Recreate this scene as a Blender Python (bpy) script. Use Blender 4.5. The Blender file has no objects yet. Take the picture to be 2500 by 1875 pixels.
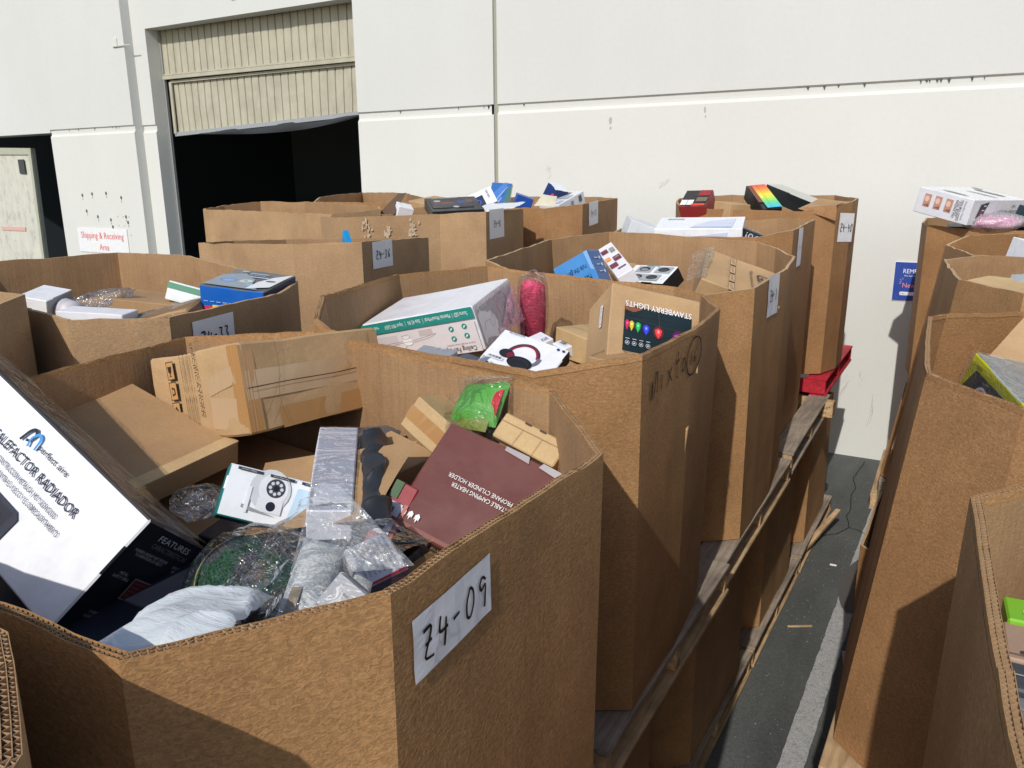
import bpy, bmesh, math, random
from mathutils import Vector, Matrix, noise

random.seed(7)
S = bpy.context.scene
COL = S.collection
R = math.radians

# ------------------------------------------------------------------ camera
cam = bpy.data.objects.new('camera', bpy.data.cameras.new('camera'))
COL.objects.link(cam)
S.camera = cam
yaw, pitch, roll = R(30.4), R(14.48), R(-0.46)
fwd = Vector((-math.sin(yaw) * math.cos(pitch), math.cos(yaw) * math.cos(pitch), -math.sin(pitch)))
rt = Vector((math.cos(yaw), math.sin(yaw), 0))
up = rt.cross(fwd)
rt2 = rt * math.cos(roll) + up * math.sin(roll)
up2 = -rt * math.sin(roll) + up * math.cos(roll)
cam.matrix_world = Matrix(((rt2.x, up2.x, -fwd.x, 0), (rt2.y, up2.y, -fwd.y, 0), (rt2.z, up2.z, -fwd.z, 2.5), (0, 0, 0, 1)))
cam.data.sensor_fit = 'HORIZONTAL'
cam.data.sensor_width = 36
cam.data.lens = 36 * 1960 / 2500
cam.data.clip_start = 0.05
cam.data.clip_end = 400

# ------------------------------------------------------------------ sky and sun
SUN_EL, SUN_AZ = 37.0, -7.5        # light travels towards +Y, a little towards -X
w = bpy.data.worlds.new('World')
S.world = w
w.use_nodes = True
nt = w.node_tree
nt.nodes.clear()
o_ = nt.nodes.new('ShaderNodeOutputWorld')
b_ = nt.nodes.new('ShaderNodeBackground')
s_ = nt.nodes.new('ShaderNodeTexSky')
s_.sky_type = 'NISHITA'
s_.sun_disc = False
s_.sun_elevation = R(SUN_EL)
s_.sun_rotation = R(172.5)
b_.inputs['Strength'].default_value = 0.13
nt.links.new(s_.outputs[0], b_.inputs[0])
nt.links.new(b_.outputs[0], o_.inputs[0])
sl = bpy.data.lights.new('sun', 'SUN')
sl.energy = 3.1
sl.angle = R(0.55)
sl.color = (1, 0.965, 0.91)
so = bpy.data.objects.new('sun', sl)
COL.objects.link(so)
d = Vector((math.sin(R(SUN_AZ)) * math.cos(R(SUN_EL)), math.cos(R(SUN_AZ)) * math.cos(R(SUN_EL)), -math.sin(R(SUN_EL))))
so.rotation_euler = d.to_track_quat('-Z', 'Y').to_euler()
so.location = (0, -10, 12)
S.view_settings.view_transform = 'Standard'
S.view_settings.look = 'None'
S.view_settings.exposure = 0.0
S.view_settings.gamma = 1
S.cycles.max_bounces = 8
S.cycles.transparent_max_bounces = 12
S.cycles.caustics_reflective = False
S.cycles.caustics_refractive = False

# ------------------------------------------------------------------ materials
MATS = {}


def srgb(r, g, b):
    f = lambda c: ((c / 255) / 12.92) if c / 255 <= 0.04045 else (((c / 255) + 0.055) / 1.055) ** 2.4
    return (f(r), f(g), f(b), 1)


def base_mat(name, col, rough=0.6, spec=0.5, metal=0.0, coat=0.0):
    m = bpy.data.materials.new(name)
    m.use_nodes = True
    p = m.node_tree.nodes['Principled BSDF']
    p.inputs['Base Color'].default_value = col if len(col) == 4 else (*col, 1)
    p.inputs['Roughness'].default_value = rough
    p.inputs['Specular IOR Level'].default_value = spec
    p.inputs['Metallic'].default_value = metal
    p.inputs['Coat Weight'].default_value = coat
    return m, m.node_tree, p


def N(t, ty, **kw):
    n = t.nodes.new(ty)
    for k, v in kw.items():
        if hasattr(n, k):
            setattr(n, k, v)
        else:
            n.inputs[k.replace('_', ' ')].default_value = v
    return n


def coords(t, scale=(1, 1, 1), rot=(0, 0, 0)):
    c = t.nodes.new('ShaderNodeTexCoord')
    m = t.nodes.new('ShaderNodeMapping')
    m.inputs['Scale'].default_value = scale
    m.inputs['Rotation'].default_value = rot
    t.links.new(c.outputs['Object'], m.inputs[0])
    return m.outputs[0]


def ramp(t, src, stops):
    r = t.nodes.new('ShaderNodeValToRGB')
    e = r.color_ramp.elements
    e[0].position, e[0].color = stops[0][0], stops[0][1]
    e[1].position, e[1].color = stops[-1][0], stops[-1][1]
    for p, c in stops[1:-1]:
        x = e.new(p)
        x.color = c
    t.links.new(src, r.inputs[0])
    return r.outputs[0]


def mixc(t, fac, a, b, mode='MIX'):
    m = t.nodes.new('ShaderNodeMix')
    m.data_type = 'RGBA'
    m.blend_type = mode
    for i, v in ((0, fac), (6, a), (7, b)):
        if hasattr(v, 'is_output'):
            t.links.new(v, m.inputs[i])
        else:
            m.inputs[i].default_value = v
    return m.outputs[2]


def bump(t, p, h, strength, dist, prev=None):
    b = t.nodes.new('ShaderNodeBump')
    b.inputs['Strength'].default_value = strength
    b.inputs['Distance'].default_value = dist
    t.links.new(h, b.inputs['Height'])
    if prev is not None:
        t.links.new(prev, b.inputs['Normal'])
    if p is not None:
        t.links.new(b.outputs[0], p.inputs['Normal'])
    return b.outputs[0]


def noise_n(t, vec, scale, detail=4, rough=0.6, dist=0.0):
    n = t.nodes.new('ShaderNodeTexNoise')
    n.inputs['Scale'].default_value = scale
    n.inputs['Detail'].default_value = detail
    n.inputs['Roughness'].default_value = rough
    n.inputs['Distortion'].default_value = dist
    t.links.new(vec, n.inputs['Vector'])
    return n.outputs[0]


def g(v):
    return (v, v, v, 1)


def kraft(name, col, mott=0.5, grain=1.0, corr=0.3, rough=0.72):
    m, t, p = base_mat(name, col, rough, 0.3)
    vec = coords(t)
    big = noise_n(t, vec, 5, 3)
    mid = noise_n(t, coords(t, (1, 1, 1.7)), 125, 3, 0.6, 0.9)
    fin = noise_n(t, vec, 420, 2)
    # fibre mottling, larger soft tone drift and faint corrugation streaks
    c = col
    lo = tuple(x * (1 - 0.30 * mott) for x in c[:3]) + (1,)
    hi = tuple(min(1, x * (1 + 0.34 * mott)) for x in c[:3]) + (1,)
    a = ramp(t, mid, [(0.36, lo), (0.52, (*c[:3], 1)), (0.68, hi)])
    bg = ramp(t, big, [(0.3, (0.86, 0.84, 0.82, 1)), (0.7, (1.1, 1.1, 1.08, 1))])
    a = mixc(t, 1.0, a, bg, 'MULTIPLY')
    fc = ramp(t, fin, [(0.3, g(0.88)), (0.7, g(1.1))])
    a = mixc(t, 0.6 * grain, a, fc, 'MULTIPLY')
    st = noise_n(t, coords(t, (60, 60, 1.2)), 3, 2)
    sc = ramp(t, st, [(0.38, g(0.9)), (0.62, g(1.06))])
    a = mixc(t, corr, a, sc, 'MULTIPLY')
    # handling wear: pale scratches and a few darker damp patches
    sw_ = noise_n(t, coords(t, (7, 7, 1.1), (0.5, 0.3, 0)), 7, 5, 0.7, 0.6)
    a = mixc(t, ramp(t, sw_, [(0.665, g(0)), (0.70, g(0.30)), (0.73, g(0))]), a, (min(1, c[0] * 1.6), min(1, c[1] * 1.7), min(1, c[2] * 2.0), 1))
    dp_ = noise_n(t, coords(t, (1, 1, 0.7)), 2.6, 5, 0.65, 0.4)
    a = mixc(t, ramp(t, dp_, [(0.60, g(0)), (0.66, g(0.22))]), a, (c[0] * 0.5, c[1] * 0.46, c[2] * 0.42, 1))
    t.links.new(a, p.inputs['Base Color'])
    n1 = bump(t, None, mid, 0.34 * grain, 0.005)
    n2 = bump(t, None, st, 0.25 * corr, 0.003, n1)
    bump(t, p, noise_n(t, vec, 6, 2), 0.18, 0.008, n2)
    return m


KR = kraft('kraft_board', (0.392, 0.218, 0.095, 1), 0.66)
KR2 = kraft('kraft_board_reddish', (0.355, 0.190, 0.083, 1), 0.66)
KR3 = kraft('kraft_board_pale', (0.42, 0.268, 0.145, 1), 0.4)
KIN = kraft('kraft_board_inner', (0.36, 0.218, 0.112, 1), 0.3, 0.8, 0.8)
KBOX = kraft('carton_board', (0.50, 0.325, 0.17, 1), 0.14, 0.5, 0.15)
KBOX2 = kraft('carton_board_brown', (0.42, 0.26, 0.13, 1), 0.16, 0.5, 0.15)
KBOX3 = kraft('carton_board_yellow', (0.56, 0.39, 0.20, 1), 0.16, 0.5, 0.15)
KEDGE = kraft('cut_board_edge', (0.50, 0.34, 0.19, 1), 0.3, 0.6, 0.1)
KDARK = base_mat('flute_shade', (0.10, 0.055, 0.025), 0.9)[0]  # core top coloured dark for the shade down between the flutes
KFLUTE = base_mat('flute_paper', (0.40, 0.26, 0.14), 0.8)[0]

_pc = {}


def paint(rgb, rough=0.45, coat=0.0, name=None, spec=0.5, grime=0.10):
    """matt or glossy printed board / plastic in one ink colour, with handling wear"""
    key = (tuple(rgb), rough, coat, grime)
    if key in _pc:
        return _pc[key]
    c = srgb(*rgb)
    m, t, p = base_mat(name or 'ink_%02x%02x%02x' % tuple(int(x) for x in rgb), c, rough, spec, 0, coat)
    vec = coords(t)
    n = noise_n(t, vec, 22, 5, 0.65)
    r = ramp(t, n, [(0.30, g(1 - grime)), (0.55, g(1.0))])
    t.links.new(mixc(t, 1.0, c, r, 'MULTIPLY'), p.inputs['Base Color'])
    rr = ramp(t, noise_n(t, vec, 9, 4), [(0.3, g(max(0.05, rough - 0.1))), (0.7, g(min(1, rough + 0.15)))])
    t.links.new(rr, p.inputs['Roughness'])
    bump(t, p, noise_n(t, vec, 14, 2), 0.25, 0.004)
    _pc[key] = m
    return m


def film(name, tint=(0.85, 0.9, 0.92), alpha=0.25, rough=0.12, milk=0.0):
    """thin polythene: clear, with sharp glints along its wrinkles and an optional milky body"""
    m = bpy.data.materials.new(name)
    m.use_nodes = True
    t = m.node_tree
    t.nodes.clear()
    out = t.nodes.new('ShaderNodeOutputMaterial')
    tr = t.nodes.new('ShaderNodeBsdfTransparent')
    tr.inputs[0].default_value = (0.95, 0.96, 0.97, 1)
    gl = t.nodes.new('ShaderNodeBsdfGlossy')
    gl.inputs['Color'].default_value = (1, 1, 1, 1)
    gl.inputs['Roughness'].default_value = rough
    df = t.nodes.new('ShaderNodeBsdfDiffuse')
    df.inputs['Color'].default_value = (*tint, 1)
    wr = noise_n(t, coords(t, (1, 2.4, 1)), 8, 3, 0.55, 1.8)
    wr2 = noise_n(t, coords(t, (2.4, 1, 1)), 24, 3, 0.6, 1.2)
    n0 = bump(t, None, wr, 0.9, 0.035)
    nb = bump(t, None, wr2, 0.45, 0.006, n0)
    t.links.new(nb, gl.inputs['Normal'])
    lw = t.nodes.new('ShaderNodeLayerWeight')
    lw.inputs[0].default_value = 0.35
    t.links.new(nb, lw.inputs['Normal'])
    m1 = t.nodes.new('ShaderNodeMixShader')     # milky body
    t.links.new(ramp(t, wr2, [(0.45, g(milk)), (0.75, g(min(1, milk * 1.8 + alpha)))]), m1.inputs[0])
    t.links.new(tr.outputs[0], m1.inputs[1])
    t.links.new(df.outputs[0], m1.inputs[2])
    m2 = t.nodes.new('ShaderNodeMixShader')
    t.links.new(ramp(t, lw.outputs['Fresnel'], [(0.0, g(0.02)), (0.9, g(0.55))]), m2.inputs[0])
    t.links.new(m1.outputs[0], m2.inputs[1])
    t.links.new(gl.outputs[0], m2.inputs[2])
    t.links.new(m2.outputs[0], out.inputs[0])
    return m


FILM = film('clear_polythene', alpha=0.02, rough=0.06)
FILMW = film('milky_polythene', (0.85, 0.88, 0.9), 0.12, 0.16, 0.20)
WRAP = film('stretch_wrap', (0.6, 0.6, 0.62), 0.05, 0.08, 0.03)
TAPE = base_mat('clear_brown_tape', srgb(176, 132, 84), 0.18, 0.7)[0]
TAPE2 = base_mat('pale_tape', srgb(190, 160, 125), 0.22, 0.7)[0]
PAPER = base_mat('label_paper', (0.88, 0.88, 0.90), 0.5)[0]
MARK = base_mat('black_marker', (0.012, 0.012, 0.015), 0.4)[0]
WHITE = (236, 236, 238)


def wood(name, c1, c2, rough=0.8):
    m, t, p = base_mat(name, c1, rough, 0.25)
    v = coords(t, (14, 1.0, 14))
    n = noise_n(t, v, 3.5, 5, 0.6, 0.8)
    c = ramp(t, n, [(0.3, (*c2, 1)), (0.6, (*c1, 1))])
    n2 = noise_n(t, coords(t), 6, 3)
    r2 = ramp(t, n2, [(0.3, g(0.62)), (0.65, g(1.1))])
    t.links.new(mixc(t, 1.0, c, r2, 'MULTIPLY'), p.inputs['Base Color'])
    bump(t, p, n, 0.5, 0.004)
    return m


W_PALE = wood('pallet_wood_pale', (0.60, 0.42, 0.235), (0.36, 0.22, 0.11))
W_GREY = wood('pallet_wood_grey', (0.38, 0.31, 0.24), (0.20, 0.16, 0.12))
W_RED = wood('pallet_wood_red', (0.58, 0.025, 0.045), (0.33, 0.02, 0.03), 0.6)


# ------------------------------------------------------------------ mesh helpers
def obj(name, verts, faces, mats, parent=None, midx=None, smooth=False, loc=None):
    me = bpy.data.meshes.new(name)
    me.from_pydata([tuple(v) for v in verts], [], faces)
    if not isinstance(mats, (list, tuple)):
        mats = [mats]
    for m in mats:
        me.materials.append(m)
    if midx:
        me.polygons.foreach_set('material_index', midx)
    if smooth:
        me.polygons.foreach_set('use_smooth', [True] * len(me.polygons))
    me.update()
    o = bpy.data.objects.new(name, me)
    COL.objects.link(o)
    if parent is not None:
        o.parent = parent
    if loc is not None:
        o.location = loc
    return o


def empty(name, loc, label, cat, group=None, rot=None):
    o = bpy.data.objects.new(name, None)
    o.empty_display_size = 0.1
    COL.objects.link(o)
    o.location = loc
    if rot is not None:
        o.rotation_euler = rot
    tag(o, label, cat, group)
    return o


def tag(o, label=None, cat=None, group=None, kind=None):
    if label:
        o['label'] = label
    if cat:
        o['category'] = cat
    if group:
        o['group'] = group
    if kind:
        o['kind'] = kind
    return o


def boxvf(x0, x1, y0, y1, z0, z1):
    v = [(x0, y0, z0), (x1, y0, z0), (x1, y1, z0), (x0, y1, z0), (x0, y0, z1), (x1, y0, z1), (x1, y1, z1), (x0, y1, z1)]
    f = [(0, 3, 2, 1), (4, 5, 6, 7), (0, 1, 5, 4), (1, 2, 6, 5), (2, 3, 7, 6), (3, 0, 4, 7)]
    return v, f


def bevelled(x0, x1, y0, y1, z0, z1, bev=0.003, seg=1, cuts=0, wob=0.0, seed=0):
    bm = bmesh.new()
    v, f = boxvf(x0, x1, y0, y1, z0, z1)
    vs = [bm.verts.new(p) for p in v]
    for q in f:
        bm.faces.new([vs[i] for i in q])
    if cuts:
        bmesh.ops.subdivide_edges(bm, edges=bm.edges[:], cuts=cuts, use_grid_fill=True)
    if wob:
        off = Vector((seed * 3.1, seed * 1.7, seed))
        for q in bm.verts:
            n = noise.noise_vector(q.co * 9 + off)
            q.co += n * wob
    if bev:
        es = [e for e in bm.edges if len(e.link_faces) == 2 and e.calc_face_angle(0) > 0.8]
        bmesh.ops.bevel(bm, geom=es, offset=bev, segments=seg, affect='EDGES')
    return bm


def bm_obj(name, bm, mats, parent=None, smooth=False):
    me = bpy.data.meshes.new(name)
    bm.to_mesh(me)
    bm.free()
    for m in (mats if isinstance(mats, (list, tuple)) else [mats]):
        me.materials.append(m)
    if smooth:
        me.polygons.foreach_set('use_smooth', [True] * len(me.polygons))
    o = bpy.data.objects.new(name, me)
    COL.objects.link(o)
    if parent is not None:
        o.parent = parent
    return o


# strokes: handwriting as ribbons in the (u, v) plane of a face
GLY = {
    'Z': [[(0.05, 0.95), (0.75, 1.0), (0.1, 0.05), (0.8, 0.0)], [(0.2, 0.5), (0.65, 0.55)]],
    '4': [[(0.25, 0.95), (0.1, 0.45), (0.75, 0.5)], [(0.62, 0.8), (0.5, -0.05)]],
    '-': [[(0.1, 0.5), (0.6, 0.55)]],
    '0': [[(0.4, 1.0), (0.1, 0.6), (0.15, 0.1), (0.45, 0.0), (0.7, 0.4), (0.65, 0.85), (0.4, 1.0)]],
    '9': [[(0.65, 0.8), (0.35, 1.0), (0.1, 0.75), (0.3, 0.5), (0.65, 0.75), (0.6, -0.1)]],
    '3': [[(0.1, 0.95), (0.6, 0.95), (0.35, 0.55), (0.65, 0.3), (0.4, -0.05), (0.1, 0.1)]],
    '6': [[(0.6, 1.05), (0.2, 0.5), (0.25, 0.05), (0.6, 0.1), (0.6, 0.4), (0.25, 0.35)]],
    '2': [[(0.1, 0.8), (0.4, 1.0), (0.6, 0.75), (0.1, 0.05), (0.75, 0.05)]],
    '1': [[(0.4, 1.0), (0.3, 0.0)]],
    '7': [[(0.1, 0.95), (0.7, 0.95), (0.35, 0.0)]],
    'M': [[(0.0, 0.0), (0.12, 0.8), (0.18, 0.0)], [(0.35, 0.0), (0.55, 0.9), (0.75, 0.8), (0.72, 0.1)]],
    'i': [[(0.35, 0.6), (0.3, 0.1)], [(0.4, 0.85), (0.42, 0.88)]],
    'x': [[(0.1, 0.6), (0.6, 0.1)], [(0.55, 0.65), (0.1, 0.0)]],
    't': [[(0.4, 1.0), (0.3, 0.1), (0.5, 0.0)], [(0.1, 0.6), (0.7, 0.65)]],
    'o': [[(0.4, 0.55), (0.1, 0.4), (0.15, 0.1), (0.45, 0.05), (0.65, 0.3), (0.4, 0.55)]],
    'O': [[(0.5 + 0.75 * math.cos(a * 0.45), 0.5 + 0.85 * math.sin(a * 0.45)) for a in range(15)]],
}


def stroke_mesh(lines, wd):
    v, f = [], []
    for ln in lines:
        pts = []
        for i in range(len(ln) - 1):
            for k in range(4):
                a = k / 4
                pts.append(Vector(ln[i]).lerp(Vector(ln[i + 1]), a))
        pts.append(Vector(ln[-1]))
        if len(pts) > 6:   # soften the corners
            for _ in range(2):
                pts = [pts[0]] + [(pts[i - 1] + pts[i] * 2 + pts[i + 1]) / 4 for i in range(1, len(pts) - 1)] + [pts[-1]]
        b = len(v)
        for i, p in enumerate(pts):
            t = (pts[min(i + 1, len(pts) - 1)] - pts[max(i - 1, 0)])
            if t.length < 1e-9:
                t = Vector((1, 0))
            t.normalize()
            n = Vector((-t.y, t.x)) * wd * 0.5 * (0.85 + 0.3 * noise.noise(Vector((p.x * 40, p.y * 40, 1))))
            v += [(p.x + n.x, p.y + n.y, 0), (p.x - n.x, p.y - n.y, 0)]
        for i in range(len(pts) - 1):
            f.append((b + 2 * i, b + 2 * i + 1, b + 2 * i + 3, b + 2 * i + 2))
    return v, f


def writing(s, h, wd, slant=0.12, gap=0.9):
    lines = []
    x = 0
    for ch in s:
        if ch == ' ':
            x += 0.5 * h
            continue
        for ln in GLY[ch]:
            lines.append([(x + (px + slant * py) * h * 0.72, py * h) for px, py in ln])
        x += h * 0.72 * gap
    x -= h * 0.1
    lines = [[(px - x / 2, py - h / 2) for px, py in ln] for ln in lines]
    return stroke_mesh(lines, wd)


_tc = {}


def text_geo(s, bold=False):
    """outline lettering from the built-in font: (verts, faces, width, y0, y1) at size 1"""
    if s in _tc:
        return _tc[s]
    cu = bpy.data.curves.new('t', 'FONT')
    cu.body = s
    cu.resolution_u = 2
    cu.align_x = 'CENTER'
    if bold:
        cu.offset = 0.015
    o = bpy.data.objects.new('t', cu)
    COL.objects.link(o)
    dg = bpy.context.evaluated_depsgraph_get()
    me = bpy.data.meshes.new_from_object(o.evaluated_get(dg))
    v = [tuple(p.co) for p in me.vertices]
    f = [tuple(p.vertices) for p in me.polygons]
    bpy.data.objects.remove(o)
    bpy.data.curves.remove(cu)
    bpy.data.meshes.remove(me)
    if v:
        x0, x1 = min(p[0] for p in v), max(p[0] for p in v)
        y0, y1 = min(p[1] for p in v), max(p[1] for p in v)
    else:
        x0 = x1 = y0 = y1 = 0
    v = [(p[0] - (x0 + x1) / 2, p[1] - (y0 + y1) / 2, 0) for p in v]
    _tc[s] = (v, f, max(x1 - x0, 1e-3), max(y1 - y0, 1e-3))
    return _tc[s]


BX = {}          # per box: root object and size


def ngon(cx, cy, rx, ry, n=20, a0=0, a1=2 * math.pi):
    return [(cx + rx * math.cos(a0 + (a1 - a0) * i / n), cy + ry * math.sin(a0 + (a1 - a0) * i / n)) for i in range(n)]


def face_frame(dims, face):
    w_, h_, d_ = dims
    if face == 'z':
        return w_, h_, (Vector((1, 0, 0)), Vector((0, 1, 0)), Vector((0, 0, 1)), d_ / 2)
    if face == 'x':
        return d_, h_, (Vector((0, 0, -1)), Vector((0, 1, 0)), Vector((1, 0, 0)), w_ / 2)
    if face == '-x':
        return d_, h_, (Vector((0, 0, 1)), Vector((0, 1, 0)), Vector((-1, 0, 0)), w_ / 2)
    if face == '-y':
        return w_, d_, (Vector((1, 0, 0)), Vector((0, 0, 1)), Vector((0, -1, 0)), h_ / 2)
    return w_, d_, (Vector((1, 0, 0)), Vector((0, 0, -1)), Vector((0, 1, 0)), h_ / 2)


def art(parent, dims, face, items, name='printed_artwork', lift=0.0022):
    """flat print on one face of a box. coordinates are fractions of the face, -0.5..0.5.
    items: ('r',cx,cy,w,h,rgb[,rot]) ('e',cx,cy,rx,ry,rgb) ('p',[(x,y)..],rgb) ('t',text,cx,cy,cap height,rgb,rot[,max width]) ('l',[(x,y)..],width,rgb)"""
    W_, H_, (U, V, Nn, off) = face_frame(dims, face)
    lift = lift + 0.42 * parent.get('wobble', 0.0)
    vs, fs, mi, mats = [], [], [], []
    lay = 0

    def mat_i(rgb):
        m = paint(rgb, 0.42, grime=0.06) if isinstance(rgb, tuple) else rgb
        if m not in mats:
            mats.append(m)
        return mats.index(m)

    def add(p2, faces, rgb):
        nonlocal lay
        lay += 1
        b = len(vs)
        z = off + lift + lay * 0.00012
        for x, y in p2:
            q = U * x + V * y + Nn * z
            vs.append(tuple(q))
        k = mat_i(rgb)
        for q in faces:
            fs.append(tuple(b + i for i in q))
            mi.append(k)

    for it in items:
        k = it[0]
        if k == 'r':
            cx, cy, a, b, rgb = it[1] * W_, it[2] * H_, it[3] * W_, it[4] * H_, it[5]
            rot = R(it[6]) if len(it) > 6 else 0
            c, s = math.cos(rot), math.sin(rot)
            pts = [(cx + x * c - y * s, cy + x * s + y * c) for x, y in ((-a / 2, -b / 2), (a / 2, -b / 2), (a / 2, b / 2), (-a / 2, b / 2))]
            add(pts, [(0, 1, 2, 3)], rgb)
        elif k == 'e':
            pts = ngon(it[1] * W_, it[2] * H_, it[3] * W_, it[4] * W_)
            add(pts, [tuple(range(len(pts)))], it[5])
        elif k == 'p':
            pts = [(x * W_, y * H_) for x, y in it[1]]
            add(pts, [tuple(range(len(pts)))], it[2])
        elif k == 't':
            v, f, tw, th = text_geo(it[1])
            sc = it[4] * H_ / 0.70
            sx = sc
            if len(it) > 7 and it[7]:
                sx = it[7] * W_ / tw
            rot = R(it[6])
            c, s = math.cos(rot), math.sin(rot)
            add([(it[2] * W_ + x * sx * c - y * sc * s, it[3] * H_ + x * sx * s + y * sc * c) for x, y, _ in v], f, it[5])
        elif k == 'l':
            v, f = stroke_mesh([[(x * W_, y * H_) for x, y in it[1]]], it[2])
            add([(p[0], p[1]) for p in v], f, it[3])
    if vs:
        return obj(name, vs, fs, mats, parent, mi)


def carton(name, label, cat, fit, mat, bev=0.0025, wob=0.004, group=None, seed=None, mats6=None, cuts=3, body='body'):
    """a closed box given by centre, axes (rows of the rotation matrix) and size"""
    c, M, dims = fit
    r = bpy.data.objects.new(name, None)
    COL.objects.link(r)
    rot = Matrix(((M[0][0], M[0][1], M[0][2]), (M[1][0], M[1][1], M[1][2]), (M[2][0], M[2][1], M[2][2])))
    r.matrix_world = Matrix.Translation(Vector(c)) @ rot.to_4x4()
    r.empty_display_size = 0.05
    r['wobble'] = wob
    tag(r, label, cat, group)
    w_, h_, d_ = dims
    bm = bevelled(-w_ / 2, w_ / 2, -h_ / 2, h_ / 2, -d_ / 2, d_ / 2, bev, 1, cuts, wob * 0.6, seed if seed is not None else len(BX))
    if mats6:
        ml = [mat] + [m for _, m in mats6]
        keys = {k: i + 1 for i, (k, _) in enumerate(mats6)}
        bm.normal_update()
        for f in bm.faces:
            n = f.normal
            ax = max(range(3), key=lambda i: abs(n[i]))
            k = ('' if n[ax] > 0 else '-') + 'xyz'[ax]
            if k in keys:
                f.material_index = keys[k]
        bm_obj(body, bm, ml, r)
    else:
        bm_obj(body, bm, mat, r)
    BX[name] = r
    return r, dims


# ------------------------------------------------------------------ octabins
def centroid(P):
    return Vector((sum(p[0] for p in P) / len(P), sum(p[1] for p in P) / len(P), 0))


def ccw(P):
    a = sum(P[i][0] * P[(i + 1) % len(P)][1] - P[(i + 1) % len(P)][0] * P[i][1] for i in range(len(P)))
    return list(P) if a > 0 else list(reversed(P))


def inset(P, dd):
    """mitred inward offset of a CCW polygon (xy), keeps z"""
    out = []
    n = len(P)
    for i in range(n):
        a, b, c = Vector(P[i - 1][:2]), Vector(P[i][:2]), Vector(P[(i + 1) % n][:2])
        e1, e2 = (b - a).normalized(), (c - b).normalized()
        n1, n2 = Vector((-e1.y, e1.x)), Vector((-e2.y, e2.x))
        m = (n1 + n2) * (dd / max(0.6, 1 + n1.dot(n2)))
        out.append((b.x + m.x, b.y + m.y, P[i][2]))
    return out


TH = 0.012


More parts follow.
